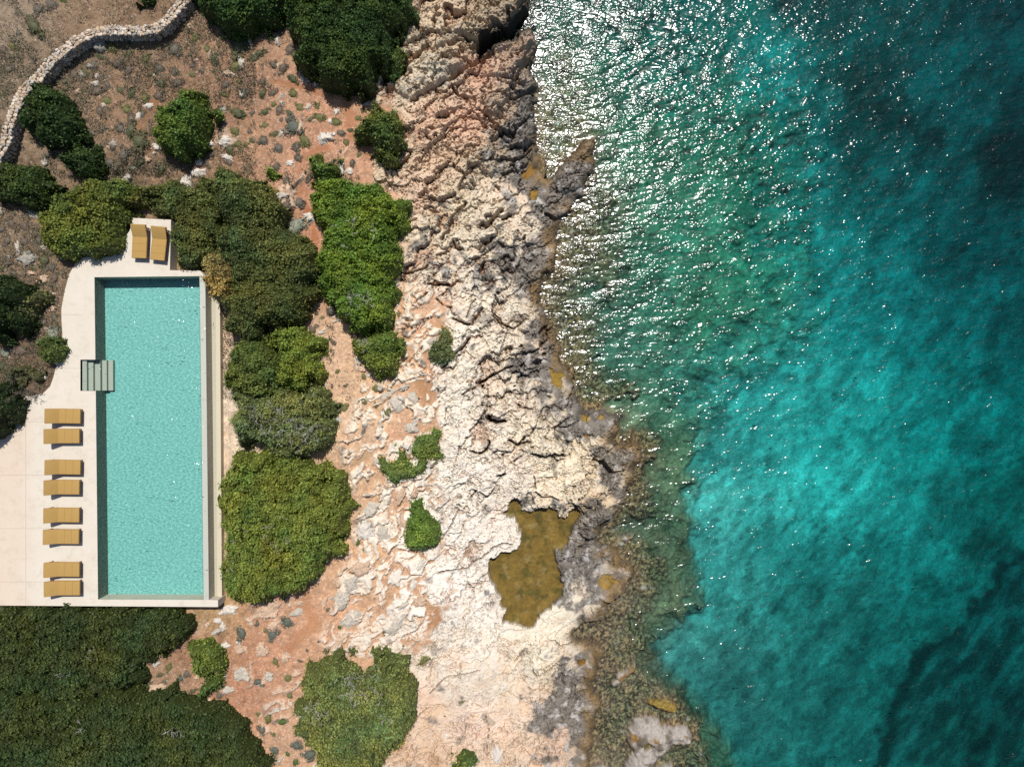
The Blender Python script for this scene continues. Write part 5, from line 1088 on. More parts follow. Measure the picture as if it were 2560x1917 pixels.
CUSH = [('A', 300, 230, 95, 'dull'), ('A', 330, 80, 70, 'grey'), ('A', 440, 40, 60, 'grey'), ('A', 545, 0, 45, 'green'), ('A', 25, 430, 50, 'brown'), ('A', 1510, 430, 75, 'grey'), ('A', 1020, 550, 66, 'brown'), ('A', 1110, 605, 48, 'brown'), ('A', 1690, 330, 60, 'olive'), ('A', 1785, 425, 48, 'olive'), ('A', 1850, 500, 62, 'dull'),
        ('A', 1930, 320, 60, 'olive'), ('A', 2060, 400, 105, 'dull'), ('A', 2030, 570, 60, 'olive'), ('A', 1380, 720, 56, 'dull'), ('A', 1370, 830, 60, 'brown'), ('A', 1250, 850, 52, 'olive'), ('A', 840, 790, 66, 'brown'), ('A', 910, 665, 34, 'grey'), ('A', 1515, 620, 44, 'grey'), ('A', 1745, 610, 38, 'grey'),
        ('A', 1655, 640, 38, 'olive'), ('A', 945, 400, 66, 'olive'), ('A', 1130, 1130, 80, 'dull'), ('A', 1200, 1220, 78, 'dull'), ('A', 1040, 1110, 60, 'grey'), ('A', 1210, 1390, 52, 'dull'), ('A', 1400, 1455, 66, 'dull'), ('A', 1330, 1420, 40, 'brown'), ('A', 2050, 980, 84, 'dull'), ('A', 2030, 1130, 50, 'olive'), ('A', 1090, 950, 56, 'olive'),
        ('A', 1130, 1030, 50, 'brown'), ('A', 880, 1120, 52, 'grey'), ('A', 950, 1400, 66, 'grey'), ('A', 600, 1510, 40, 'grey'), ('A', 800, 1150, 48, 'brown'), ('A', 860, 960, 50, 'brown'), ('A', 730, 1050, 44, 'brown'), ('A', 1070, 1330, 62, 'grey'), ('A', 1920, 1060, 52, 'brown'), ('A', 1900, 930, 40, 'brown'), ('A', 130, 1340, 62, 'olive'), ('A', 420, 1340, 60, 'grey'),
        ('A', 2110, 790, 55, 'grey'), ('A', 1980, 1400, 46, 'brown'), ('A', 1780, 1410, 42, 'grey'), ('A', 2125, 1250, 30, 'olive'), ('A', 2120, 1450, 30, 'grey'), ('A', 560, 1290, 45, 'brown'), ('A', 1290, 930, 44, 'grey'), ('A', 1820, 1330, 50, 'brown'), ('A', 2150, 300, 48, 'brown'), ('A', 2190, 500, 50, 'dull'), ('A', 640, 640, 60, 'brown'), ('A', 560, 700, 40, 'grey'),
        ('B', 320, 680, 58, 'dull'), ('B', 320, 810, 48, 'olive'), ('B', 378, 930, 48, 'olive'), ('B', 550, 1010, 66, 'olive'), ('B', 690, 1060, 58, 'olive'), ('B', 325, 1095, 82, 'blue'), ('B', 168, 1160, 42, 'dull'), ('B', 425, 1215, 78, 'olive'), ('B', 350, 1270, 62, 'grey'), ('B', 770, 1230, 36, 'olive'), ('B', 875, 1018, 36, 'olive'), ('B', 917, 950, 32, 'olive'), ('B', 880, 1330, 36, 'olive'),
        ('B', 828, 1405, 40, 'grey'), ('B', 715, 775, 58, 'olive'), ('B', 640, 790, 46, 'olive'), ('B', 235, 590, 66, 'brown'), ('B', 150, 560, 50, 'brown'), ('B', 185, 245, 66, 'grey'), ('B', 75, 965, 50, 'dull'), ('B', 75, 1085, 38, 'olive'), ('B', 65, 1215, 58, 'grey'), ('B', 525, 920, 46, 'olive'), ('B', 265, 1570, 56, 'grey'), ('B', 455, 1540, 46, 'brown'), ('B', 730, 1305, 30, 'grey'), ('B', 200, 950, 50, 'brown'), ('B', 195, 1280, 56, 'grey'),
        ('B', 30, 460, 55, 'dull'), ('B', 60, 700, 56, 'brown'), ('B', 150, 800, 46, 'brown'), ('B', 420, 560, 40, 'grey'), ('B', 290, 430, 60, 'brown'), ('B', 570, 730, 44, 'dull'), ('B', 180, 1440, 46, 'grey'), ('B', 360, 1370, 40, 'brown'), ('B', 60, 300, 50, 'brown'), ('B', 150, 900, 34, 'olive'), ('B', 690, 1520, 52, 'dull'), ('B', 470, 1030, 34, 'dull'),
        ('D', 370, 90, 60, 'grey'), ('D', 350, 300, 125, 'silver'), ('D', 500, 870, 76, 'olive'), ('D', 580, 270, 62, 'grey'), ('D', 450, 450, 46, 'grey'), ('D', 440, 985, 66, 'silver'), ('D', 650, 1020, 48, 'grey'), ('D', 490, 1190, 46, 'grey'), ('D', 700, 1550, 30, 'olive'), ('D', 930, 1590, 40, 'olive'), ('D', 1230, 1050, 34, 'olive'), ('D', 660, 1290, 40, 'brown'), ('D', 260, 110, 50, 'brown'), ('D', 570, 1085, 24, 'olive'), ('D', 520, 1050, 34, 'dull'), ('D', 880, 1220, 36, 'grey'), ('D', 1160, 800, 44, 'grey'), ('D', 1220, 1210, 26, 'olive'),
        ('F', 920, 135, 42, 'olive'), ('F', 760, 210, 50, 'olive'), ('F', 1040, 45, 44, 'olive'), ('F', 1030, 182, 42, 'olive'), ('F', 1125, 245, 42, 'olive'), ('F', 810, 600, 32, 'olive'), ('F', 655, 20, 28, 'grey'), ('F', 875, 1360, 50, 'green'), ('F', 690, 500, 24, 'olive'), ('F', 1240, 580, 34, 'green'), ('F', 770, 15, 28, 'grey'), ('F', 930, 1430, 24, 'olive'),
        ('H', 270, 405, 66, 'blue'), ('H', 140, 520, 58, 'blue'), ('H', 270, 195, 52, 'grey'), ('H', 80, 480, 34, 'olive'), ('H', 720, 450, 28, 'green'), ('H', 1110, 512, 28, 'green'), ('H', 780, 400, 18, 'olive'), ('H', 542, 572, 28, 'grey'), ('H', 600, 645, 34, 'brown'), ('H', 275, 890, 46, 'olive'), ('H', 172, 745, 44, 'olive'), ('H', 20, 920, 46, 'blue'), ('H', 350, 1470, 54, 'blue'), ('H', 465, 1545, 80, 'blue'),
        ('H', 168, 1512, 56, 'blue'), ('H', 275, 1542, 32, 'green'), ('H', 620, 300, 34, 'grey'), ('H', 110, 1235, 56, 'olive'), ('H', 230, 1265, 60, 'green'), ('H', 1330, 1385, 22, 'green'), ('H', 1266, 622, 20, 'olive'), ('H', 1900, 552, 20, 'olive'), ('H', 1780, 1090, 26, 'olive'), ('H', 1762, 892, 18, 'olive'), ('H', 290, 1040, 40, 'olive'), ('H', 50, 1340, 52, 'grey'), ('H', 150, 1370, 30, 'olive'), ('H', 700, 230, 16, 'green'),
        ('H', 440, 650, 24, 'brown'), ('H', 380, 740, 28, 'brown'), ('H', 25, 1200, 30, 'olive'), ('H', 340, 1610, 40, 'green'), ('H', 1625, 1215, 18, 'green'), ('H', 905, 165, 12, 'green'), ('H', 10, 420, 38, 'grey'),
        ('G', 2090, 505, 76, 'blue'), ('G', 1890, 492, 34, 'grey'), ('G', 1280, 940, 42, 'dull'), ('G', 1200, 970, 24, 'dull'), ('G', 1560, 890, 36, 'blue'), ('G', 1460, 795, 46, 'olive'), ('G', 1610, 855, 44, 'grey'), ('G', 1665, 1000, 38, 'dull'), ('G', 1890, 1035, 46, 'grey'), ('G', 1925, 955, 36, 'dull'), ('G', 1822, 872, 46, 'blue'), ('G', 1260, 830, 40, 'olive'), ('G', 1380, 860, 34, 'dull'), ('G', 1300, 760, 30, 'brown'), ('G', 1420, 920, 36, 'grey'), ('G', 1595, 675, 14, 'green'),
        ('C', 385, 590, 62, 'dull'), ('C', 462, 1225, 76, 'silver'), ('C', 165, 1105, 78, 'silver'), ('C', 50, 1390, 60, 'silver'), ('C', 250, 600, 46, 'grey'), ('C', 60, 420, 50, 'brown'), ('C', 210, 430, 50, 'brown'), ('C', 440, 650, 50, 'grey'), ('C', 470, 740, 50, 'brown'), ('C', 370, 1120, 60, 'brown'), ('C', 270, 1250, 62, 'brown'), ('C', 180, 1370, 66, 'brown'), ('C', 120, 700, 46, 'brown'), ('C', 480, 930, 42, 'brown'), ('C', 100, 270, 50, 'brown'), ('C', 20, 320, 40, 'grey'), ('C', 330, 420, 48, 'grey'), ('C', 470, 1090, 40, 'grey'),
        ('C', 20, 1500, 60, 'dull'), ('C', 430, 450, 36, 'brown'), ('C', 430, 1550, 46, 'brown'), ('C', 300, 330, 30, 'brown')]
# extra brown scrub in the upper left slope
rs = np.random.default_rng(77)
taken = [TILES[t]([(x, y)])[0] + (r_ / 3.45,) for t, x, y, r_, _ in CUSH]
bushpix = []
allC = [(*TILES[t]([(x, y)])[0], r_ / 3.45, k) for t, x, y, r_, k in CUSH]
zone = [(150, 150), (270, 110), (440, 100), (520, 110), (700, 240), (860, 290), (880, 340), (740, 340), (640, 330), (640, 420), (520, 410), (420, 430), (330, 420), (190, 400), (180, 300), (150, 250)]
zone2 = [(0, 540), (90, 560), (150, 640), (130, 800), (60, 760), (0, 700)]
zone3 = [(-5, 60), (100, 60), (120, 130), (40, 230), (-5, 330)]
for zn, cnt in ((zone, 46), (zone2, 14), (zone3, 6)):
    za = np.array(zn); c_ = 0; tries = 0
    while c_ < cnt and tries < 3000:
        tries += 1
        u_ = rs.uniform(za[:, 0].min(), za[:, 0].max()); v_ = rs.uniform(za[:, 1].min(), za[:, 1].max()); r_ = rs.uniform(8, 18)
        if not inside(np.array([u_]), np.array([v_]), zn)[0]: continue
        if any((u_ - a_) ** 2 + (v_ - b_) ** 2 < (r_ + q_) ** 2 * .8 for a_, b_, q_, *_ in allC): continue
        if (370 < u_ < 535) and (220 < v_ < 395) and inside(np.array([u_]), np.array([v_]), [(365, 220), (540, 220), (540, 395), (365, 395)])[0]: continue
        allC.append((u_, v_, r_, ['brown', 'grey', 'olive', 'dull'][rs.integers(0, 4)])); c_ += 1

# landmarks used for saying which one
LM = [(250, 78, 'the flat top stretch of the stone wall'), (255, 110, 'the grey boulder by the stone wall'), (110, 285, 'the very dark shrub at the wall'), (450, 300, 'the lone round dark shrub'), (210, 405, 'the small dark shrub above the hedge'), (70, 460, 'the dark shrub at the left edge'), (600, 40, 'the dark shrub at the top edge'),
      (860, 110, 'the biggest top thicket'), (950, 325, 'the dark olive shrub by the pink rocks'), (805, 425, 'the mid green shrub at the trail'), (200, 540, 'the left end of the hedge'), (660, 560, 'the dull dark thicket'), (60, 760, 'the almost black shrub'), (130, 880, 'the left edge of the terrace'), (780, 880, 'the greyish twiggy shrub'),
      (900, 620, 'the long bright thicket'), (930, 860, 'the rounded shrub at the thicket tip'), (1100, 860, 'the tongue shaped shrub'), (1030, 1160, 'the straggling creeper'), (1050, 1310, 'the bright shrub by the white rock'), (720, 1330, 'the very big rounded shrub'), (550, 1530, 'the lower right corner of the pool'), (515, 1640, 'the round shrub on red soil'),
      (520, 1715, 'the small round shrub on red soil'), (400, 1760, 'the huge bottom left thicket'), (880, 1750, 'the heart shaped shrub'), (1160, 1890, 'the small dark shrub at the bottom edge'), (480, 350, 'the white outcrop on the brown slope'), (40, 100, 'the top left corner'), (700, 250, 'the gravelly trail bend'), (1250, 1600, 'the brown rock pool'), (950, 1540, 'the long leaning boulder'), (880, 1300, 'the boulder cluster on orange soil')]
ORD = ['nearest', 'second nearest', 'third nearest', 'fourth nearest', 'fifth nearest', 'sixth nearest', 'seventh nearest', 'eighth nearest', 'ninth nearest', 'tenth nearest', 'eleventh nearest', 'twelfth nearest', 'thirteenth nearest', 'fourteenth nearest']
def side_of(u, v, L_):
    du, dv = u - L_[0], v - L_[1]
    if abs(du) > abs(dv): return 'right of' if du > 0 else 'left of'
    return 'below' if dv > 0 else 'above'
def auto_labels(items, noun):
    """items: (u, v, adjective) -> label per item, ranked by nearness to a landmark within its own kind and side"""
    b_ = {}
    for i, (u, v, ad) in enumerate(items):
        L_ = min(LM, key=lambda q_: (u - q_[0]) ** 2 + (v - q_[1]) ** 2)
        b_.setdefault((ad, L_, side_of(u, v, L_)), []).append((math.hypot(u - L_[0], v - L_[1]), i))
    out = [None] * len(items)
    for (ad, L_, sd), lst in b_.items():
        lst.sort()
        for k, (_, i) in enumerate(lst):
            out[i] = f'{ad} {noun} {sd} {L_[2]}' if len(lst) == 1 else f'{ORD[min(k, 13)]} {ad} {noun} {sd} {L_[2]}'
    return out
labs = auto_labels([(u, v, KINDS[k][1]) for u, v, r_, k in allC], 'cushion shrub')
for i, ((u, v, r_, k), lab) in enumerate(zip(allC, labs)):
    z = zat(u, v); p = P(u, v, z); R_ = r_ * .0225 * 1.42
    o = obj('cushion_shrub', CM[k][i % 3], None, (p[0], p[1], z - .03), (0, 0, random.uniform(0, 6.28)), label=lab, category='shrub', group='small cushion shrubs on the slope')
    o.scale = (R_, R_ * random.uniform(.62, 1.05), R_ * random.uniform(.8, 1.1))

# ------------------------------------------------------------------ boulders
import bmesh
def boulder_mesh(w, h, t, seed, col, sub=4):
    bm = bmesh.new(); bmesh.ops.create_icosphere(bm, subdivisions=sub, radius=1)
    co = np.array([v.co for v in bm.verts]); rng = np.random.default_rng(seed)
    d = co / np.linalg.norm(co, axis=1)[:, None]
    r = np.ones(len(d))
    for _ in range(9):     # cut facets
        nrm_ = rng.normal(0, 1, 3); nrm_[2] = abs(nrm_[2]) * .7; nrm_ /= np.linalg.norm(nrm_); k = rng.uniform(.60, .9)
        dot = d @ nrm_; r = np.where(dot * r > k, k / np.maximum(dot, .2), r)
    p = d * r[:, None]
    nz = fbm(p[:, 0] * 1.6 + p[:, 2] * 1.1, p[:, 1] * 1.6 - p[:, 2] * .9, seed, 4, .6)
    nz2 = np.abs(fbm(p[:, 0] * 4 + p[:, 2] * 3, p[:, 1] * 4 - p[:, 2] * 2, seed + 4, 3, .6))
    p = p * (1 + nz * .22 - nz2 * .16)[:, None]
    an_ = np.arctan2(p[:, 1], p[:, 0]); ol = fbm(np.cos(an_) * 1.3 + seed, np.sin(an_) * 1.3, seed + 11, 4, .65)
    p[:, :2] *= (1 + .75 * ol)[:, None]
    p[:, 2] += .25 * np.clip(fbm(p[:, 0] * 1.5, p[:, 1] * 1.5, seed + 13, 3), -.6, .6)
    p = p * np.array([w / 2, h / 2, t * .8])
    for v, q_ in zip(bm.verts, p): v.co = q_
    me = bpy.data.meshes.new('boulder'); bm.to_mesh(me); bm.free()
    tn = (1 + nz2 * -.5 + fbm(p[:, 0] * 9, p[:, 1] * 9, seed + 9, 3) * .35)[:, None]
    c = np.array(col) * tn.clip(.4, 1.3)
    ca_ = me.color_attributes.new('tone', 'FLOAT_COLOR', 'POINT'); a4 = np.ones((len(p), 4), np.float32); a4[:, :3] = np.clip(c, .02, .62); ca_.data.foreach_set('color', a4.ravel())
    me.polygons.foreach_set('use_smooth', np.full(len(me.polygons), False)); me.materials.append(M_rock); return me
W_ = srgb(246, 234, 218); GY_ = srgb(186, 178, 164); PK = srgb(232, 198, 168); LG = srgb(222, 210, 192)
BOUL = [('A', 865, 385, 160, 130, 0, GY_), ('A', 780, 570, 66, 46, 0, GY_), ('A', 710, 640, 50, 66, 20, GY_), ('A', 836, 655, 40, 54, 0, LG), ('A', 830, 722, 84, 50, 0, LG), ('A', 893, 908, 50, 40, 0, LG), ('A', 1200, 1000, 50, 90, -20, W_), ('A', 1145, 1112, 50, 74, 30, LG), ('A', 1275, 915, 90, 50, 20, W_), ('A', 980, 1238, 84, 44, -10, LG), ('A', 1350, 1270, 96, 54, -20, W_),
        ('A', 1100, 1530, 96, 96, 10, LG), ('A', 1600, 1570, 130, 110, 30, W_), ('A', 1720, 1485, 150, 70, 10, W_), ('A', 1940, 1225, 150, 90, 10, W_), ('A', 1800, 1235, 84, 90, 0, W_), ('A', 1720, 1400, 74, 52, 20, W_), ('A', 1930, 950, 66, 50, -10, GY_), ('A', 1955, 1350, 110, 46, -25, W_), ('A', 2080, 530, 56, 120, 20, LG), ('A', 1990, 640, 120, 60, -20, PK), ('A', 2085, 820, 54, 64, 0, LG),
        ('A', 382, 1400, 56, 66, 20, LG), ('A', 1275, 1375, 66, 70, 0, PK), ('A', 672, 795, 56, 52, 0, PK), ('A', 940, 1275, 50, 36, 20, PK), ('A', 1640, 235, 90, 40, -35, PK), ('A', 535, 590, 44, 44, 0, PK), ('A', 1330, 655, 34, 34, 0, PK), ('A', 1610, 1440, 80, 30, 25, PK), ('A', 1150, 1445, 40, 30, 0, LG), ('A', 1330, 1320, 40, 30, 0, W_), ('A', 2160, 340, 50, 80, 10, W_),
        ('B', 190, 155, 110, 84, 0, LG), ('B', 180, 345, 56, 100, 10, LG), ('B', 465, 690, 76, 46, 20, LG), ('B', 400, 680, 44, 48, 0, W_), ('B', 695, 960, 50, 76, -30, W_), ('B', 590, 1190, 130, 130, -30, W_), ('B', 450, 925, 48, 90, -20, LG), ('B', 292, 1410, 90, 60, 20, W_), ('B', 735, 1430, 66, 110, 0, W_), ('B', 800, 1475, 76, 58, 0, W_), ('B', 830, 745, 46, 34, 0, LG), ('B', 225, 890, 50, 46, 0, LG), ('B', 222, 1155, 46, 66, 0, LG), ('B', 870, 800, 90, 40, 35, W_), ('B', 955, 905, 90, 40, 10, LG),
        ('B', 510, 720, 36, 40, 0, W_), ('B', 220, 830, 70, 30, 40, LG), ('B', 640, 1050, 36, 60, 0, W_), ('B', 935, 805, 34, 28, 0, W_), ('B', 670, 1160, 40, 40, 0, W_), ('B', 765, 780, 44, 34, 0, LG), ('B', 1200, 330, 60, 70, 0, LG),
        ('D', 215, 35, 110, 74, 10, LG), ('D', 465, 215, 110, 76, -10, W_), ('D', 1205, 790, 60, 84, 0, LG), ('D', 1325, 770, 30, 30, 0, GY_), ('D', 920, 1525, 84, 76, 10, PK), ('D', 700, 1110, 110, 30, 25, LG), ('D', 560, 1210, 90, 34, 30, LG), ('D', 970, 1580, 50, 36, 0, W_), ('D', 1390, 130, 60, 30, 0, PK), ('D', 440, 430, 50, 24, 0, W_), ('D', 540, 960, 40, 34, 0, LG),
        ('F', 705, 310, 88, 84, 0, LG), ('F', 1020, 455, 110, 56, 40, PK), ('F', 820, 450, 96, 66, 20, PK), ('F', 1000, 1090, 165, 120, 40, LG), ('F', 935, 1270, 165, 190, 10, W_), ('F', 1100, 1285, 130, 200, 20, LG), ('F', 1265, 1190, 100, 150, 10, PK), ('F', 1200, 165, 130, 150, 20, LG), ('F', 1140, 90, 190, 50, 35, LG), ('F', 1355, 115, 96, 130, 10, LG), ('F', 1345, 380, 130, 120, 30, LG), ('F', 1385, 700, 60, 140, -25, W_),
        ('F', 1300, 540, 70, 50, 0, W_), ('F', 1480, 650, 60, 70, 0, W_), ('F', 1275, 670, 54, 66, 20, W_), ('F', 1130, 860, 60, 96, 20, PK), ('F', 1240, 960, 76, 160, -15, PK), ('F', 1365, 940, 56, 130, -15, PK), ('F', 900, 1590, 180, 130, 20, PK), ('F', 1420, 1560, 60, 120, -30, W_), ('F', 790, 1500, 90, 50, 50, PK), ('F', 1110, 1430, 60, 40, 30, PK), ('F', 1260, 1590, 34, 50, 0, PK), ('F', 1320, 1590, 34, 70, 0, PK), ('F', 830, 575, 56, 40, -10, W_), ('F', 905, 600, 50, 110, -30, PK), ('F', 1000, 345, 50, 30, 0, PK), ('F', 1480, 180, 34, 40, 0, PK), ('F', 1270, 30, 90, 50, 20, LG), ('F', 1070, 30, 50, 60, 0, LG),
        ('F', 1400, 460, 26, 26, 0, LG), ('F', 590, 10, 40, 30, 0, LG),
        ('H', 835, 60, 120, 190, -40, LG), ('H', 750, 210, 130, 180, -35, LG), ('H', 835, 375, 240, 130, 38, LG), ('H', 690, 575, 240, 110, 38, PK), ('H', 1210, 430, 100, 250, -35, LG), ('H', 1405, 230, 110, 110, 0, PK), ('H', 1265, 265, 110, 64, 25, LG), ('H', 110, 300, 190, 150, 20, PK), ('H', 350, 325, 110, 84, 20, LG), ('H', 370, 240, 90, 50, 10, PK), ('H', 160, 430, 130, 76, 20, PK), ('H', 60, 640, 110, 130, 20, PK), ('H', 250, 700, 96, 90, 0, PK), ('H', 350, 845, 130, 80, 30, PK),
        ('H', 110, 870, 84, 90, 0, LG), ('H', 200, 995, 120, 70, 20, PK), ('H', 165, 1165, 110, 36, 25, LG), ('H', 1420, 410, 60, 170, -40, PK), ('H', 1350, 90, 50, 130, -15, W_), ('H', 2080, 1560, 90, 180, 10, W_), ('H', 1640, 1385, 60, 36, 0, W_), ('H', 655, 195, 30, 60, 0, LG), ('H', 480, 60, 70, 36, 35, PK), ('H', 1020, 180, 50, 50, 0, PK), ('H', 120, 1615, 60, 40, 0, LG), ('H', 200, 1600, 40, 90, -40, LG), ('H', 590, 230, 50, 90, -20, PK), ('H', 390, 185, 40, 36, 0, PK), ('H', 2130, 970, 60, 40, -20, W_), ('H', 1100, 240, 90, 40, 50, PK), ('H', 1850, 330, 1, 1, 0, PK),
        ('G', 1350, 762, 74, 56, 30, LG), ('G', 1360, 965, 150, 76, 10, PK), ('G', 1735, 1075, 60, 76, 0, LG), ('G', 1808, 1092, 46, 84, 0, PK), ('G', 1960, 990, 120, 60, 20, LG), ('G', 2085, 850, 130, 150, 0, LG), ('G', 1930, 605, 110, 60, 10, W_), ('G', 1930, 868, 76, 50, 0, LG), ('G', 2080, 640, 110, 90, 0, PK), ('G', 1990, 300, 170, 80, 20, W_), ('G', 1880, 390, 90, 60, 0, W_), ('G', 1790, 430, 50, 60, 0, PK), ('G', 1860, 490, 100, 60, 30, LG), ('G', 2060, 580, 60, 40, 0, W_), ('G', 1930, 450, 60, 80, 0, W_), ('G', 1700, 880, 46, 40, 0, PK), ('G', 1690, 640, 26, 22, 0, PK),
        ('G', 2170, 420, 40, 40, 0, LG), ('C', 290, 190, 110, 64, 10, LG), ('C', 240, 575, 150, 110, 20, GY_), ('C', 155, 480, 60, 130, 10, LG), ('C', 390, 740, 80, 76, 0, PK), ('C', 270, 700, 84, 46, 0, PK), ('C', 570, 42, 66, 44, 10, LG), ('C', 10, 160, 46, 66, 0, LG), ('C', 380, 480, 60, 50, 0, LG), ('C', 520, 560, 40, 50, 0, LG), ('C', 460, 880, 50, 30, 0, LG), ('C', 340, 780, 60, 60, 20, PK), ('C', 90, 560, 50, 40, 0, LG), ('C', 460, 1010, 90, 60, 0, PK), ('C', 380, 1590, 60, 50, 0, W_),
        ('A', 780, 1300, 34, 30, 0, W_), ('A', 1700, 520, 30, 26, 0, PK)]
BOUL = [b_ for b_ in BOUL if b_[3] > 5]
tones = {id(W_): 'white', id(GY_): 'grey', id(PK): 'pinkish', id(LG): 'pale grey'}
its = []
for t, x, y, w, h, an, c in BOUL:
    (u, v), = TILES[t]([(x, y)])
    sz = 'big ' if max(w, h) > 125 else ('small ' if max(w, h) < 60 else '')
    its.append((u, v, sz + tones[id(c)]))
blabs = auto_labels(its, 'boulder')
blabs[0] = 'big grey boulder close below the flat stretch of the stone wall'
for k, ((t, x, y, w, h, an, c), (u, v, _), lab) in enumerate(zip(BOUL, its, blabs)):
    wm, hm = w / 3.45 * .0225, h / 3.45 * .0225
    z = zat(u, v); p = P(u, v, z); tt = .30 * min(wm, hm) + .05
    inl = (t in 'ABC')
    obj('boulder', boulder_mesh(wm * 1.08, hm * 1.08, tt * (1.1 if k else 1.3), 100 + k, c, 4 if max(w, h) > 60 else 3), None, (p[0], p[1], z + tt * .12), (0, 0, math.radians(an)), label=lab, category='boulder', group='limestone boulders on the slope')

# ------------------------------------------------------------------ stones scattered over the soil (uncountable)
def scatter(n, reg, smin, smax, seed, colf, name, label_kind=None, dens=None):
    rng = np.random.default_rng(seed)
    u = rng.uniform(reg[0], reg[2], n); v = rng.uniform(reg[1], reg[3], n)
    z, i, j = zats(u, v)
    ok = land[j, i] & (dk[j, i] < -3) & (puddle[j, i] < .1)
    if dens is not None: ok &= rng.random(n) < dens(u, v, i, j)
    u, v, z, i, j = u[ok], v[ok], z[ok], i[ok], j[ok]; n = len(u)
    zz = z; x = XW[j, i] + (u - uu[i]) * .0225; y = YW[j, i] - (v - vv[j]) * .0225
    s = smin * (smax / smin) ** (rng.random(n) ** 2.2)
    base8 = np.array([(1, 0, 0), (0, 1, 0), (-1, 0, 0), (0, -1, 0), (.3, .2, .8), (-.5, -.5, .15)], float)
    base8[:4] *= 1
    an = rng.uniform(0, 6.28, n); cs, sn = np.cos(an), np.sin(an)
    P8 = base8[None] * (s[:, None, None] * rng.uniform(.55, 1.25, (n, 6, 3)))
    X = P8[..., 0] * cs[:, None] - P8[..., 1] * sn[:, None]; Y = P8[..., 0] * sn[:, None] + P8[..., 1] * cs[:, None]
    Zs = P8[..., 2] * .8 + zz[:, None] + .004
    Vt = np.stack([X + x[:, None], Y + y[:, None], Zs], -1).reshape(-1, 3)
    fb = np.array([(0, 1, 4), (1, 2, 4), (2, 3, 4), (3, 0, 4)])
    Ft = (np.arange(n)[:, None, None] * 6 + fb[None]).reshape(-1, 3)
    cc = colf(u, v, i, j, rng)
    me = newmesh(name, Vt, Ft, False, M_soil, {'tone': np.repeat(cc, 6, 0)})
    return obj(name, me, kind='stuff')
def stonec(u, v, i, j, rng):
    b = up(c_soil, u, v); w = np.tile(srgb(232, 214, 196), (len(u), 1))
    t = rng.uniform(.1, .85, len(u))[:, None] * np.where(u < 640, .8, .9)[:, None]
    return np.clip(lerp(b, w, t), .02, .6)
def dsoil(u, v, i, j):
    return np.clip((1 - rock[j, i]) * (1 - .75 * trail[j, i]) * (.25 + 1.5 * np.clip(fbm(u * .012, v * .012, 501, 3) + .35, 0, 1)), 0, 1)
o = scatter(150000, (-30, -30, 1160, 1950), .015, .075, 41, stonec, 'gravel', None, dsoil)
o['label'] = 'pale loose stones strewn over the brown and orange soil'; o['category'] = 'gravel'
# dry grass and twigs on the brown slope
rng = np.random.default_rng(8); n = 52000
u = rng.uniform(-30, 900, n); v = rng.uniform(-30, 1000, n); z, i, j = zats(u, v)
g_ = fbm(u * .012, v * .012, 601, 4)
ok = land[j, i] & (dk[j, i] < -2) & (rock[j, i] < .4) & (rng.random(n) < np.clip(g_ * 2.4 + .35, 0, 1)) & (trail[j, i] < .3) & ((u < 640) | (rng.random(n) < .25))
u, v, z, i, j = u[ok], v[ok], z[ok], i[ok], j[ok]; n = len(u)
pos = np.stack([XW[j, i], YW[j, i], z + rng.random(n) * .12 + .02], -1); pos[:, :2] += rng.normal(0, .05, (n, 2))
lv_, lf_ = leaf_cards(pos, np.tile([0, 0, 1.0], (n, 1)), .075, rng, .7, .2)
cc = np.array([(.19, .145, .085), (.14, .105, .07), (.12, .115, .06), (.22, .18, .12)])[rng.integers(0, 4, n)] * rng.uniform(.7, 1.3, (n, 1))
obj('dry_grass', newmesh('dry_grass', lv_, lf_, False, M_leaf, {'tone': np.repeat(cc, 4, 0)}), kind='stuff', label='dry brown grass and litter on the upper slope', category='grass')

n = 150000
u = rng.uniform(-30, 900, n); v = rng.uniform(-30, 1000, n); z, i, j = zats(u, v)
g_ = fbm(u * .03, v * .03, 611, 4, .6) + .5 * fbm(u * .008, v * .008, 615, 2)
ok = land[j, i] & (dk[j, i] < -2) & (rock[j, i] < .5) & (g_ > -.01) & (trail[j, i] < .25) & ((u < 640) | (g_ > .30)) & ((V[j, i] > 90 - 0 * u) | (u > 460) | (g_ > .3))
u, v, z, i, j, g_ = [q_[ok] for q_ in (u, v, z, i, j, g_)]; n = len(u)
pos = np.stack([XW[j, i], YW[j, i], z + rng.random(n) * np.clip((g_ + .02) * 1.1, .04, .32)], -1); pos[:, :2] += rng.normal(0, .04, (n, 2))
lv_, lf_ = leaf_cards(pos, np.tile([0, 0, 1.0], (n, 1)), .05, rng, .8, .4)
pal_ = np.array([(.125, .112, .08), (.10, .105, .06), (.15, .13, .09), (.085, .095, .05)])
hsh = fbm(u * .02, v * .02, 621, 2)
cc = pal_[np.clip(((hsh + .5) * 4 + rng.normal(0, .5, n)).astype(int), 0, 3)] * rng.uniform(.6, 1.3, (n, 1)) * .95
obj('ground_cover', newmesh('ground_cover', lv_, lf_, False, M_leaf, {'tone': np.repeat(cc, 4, 0)}), kind='stuff', label='patchy low brown scrub covering the upper slope', category='scrub')

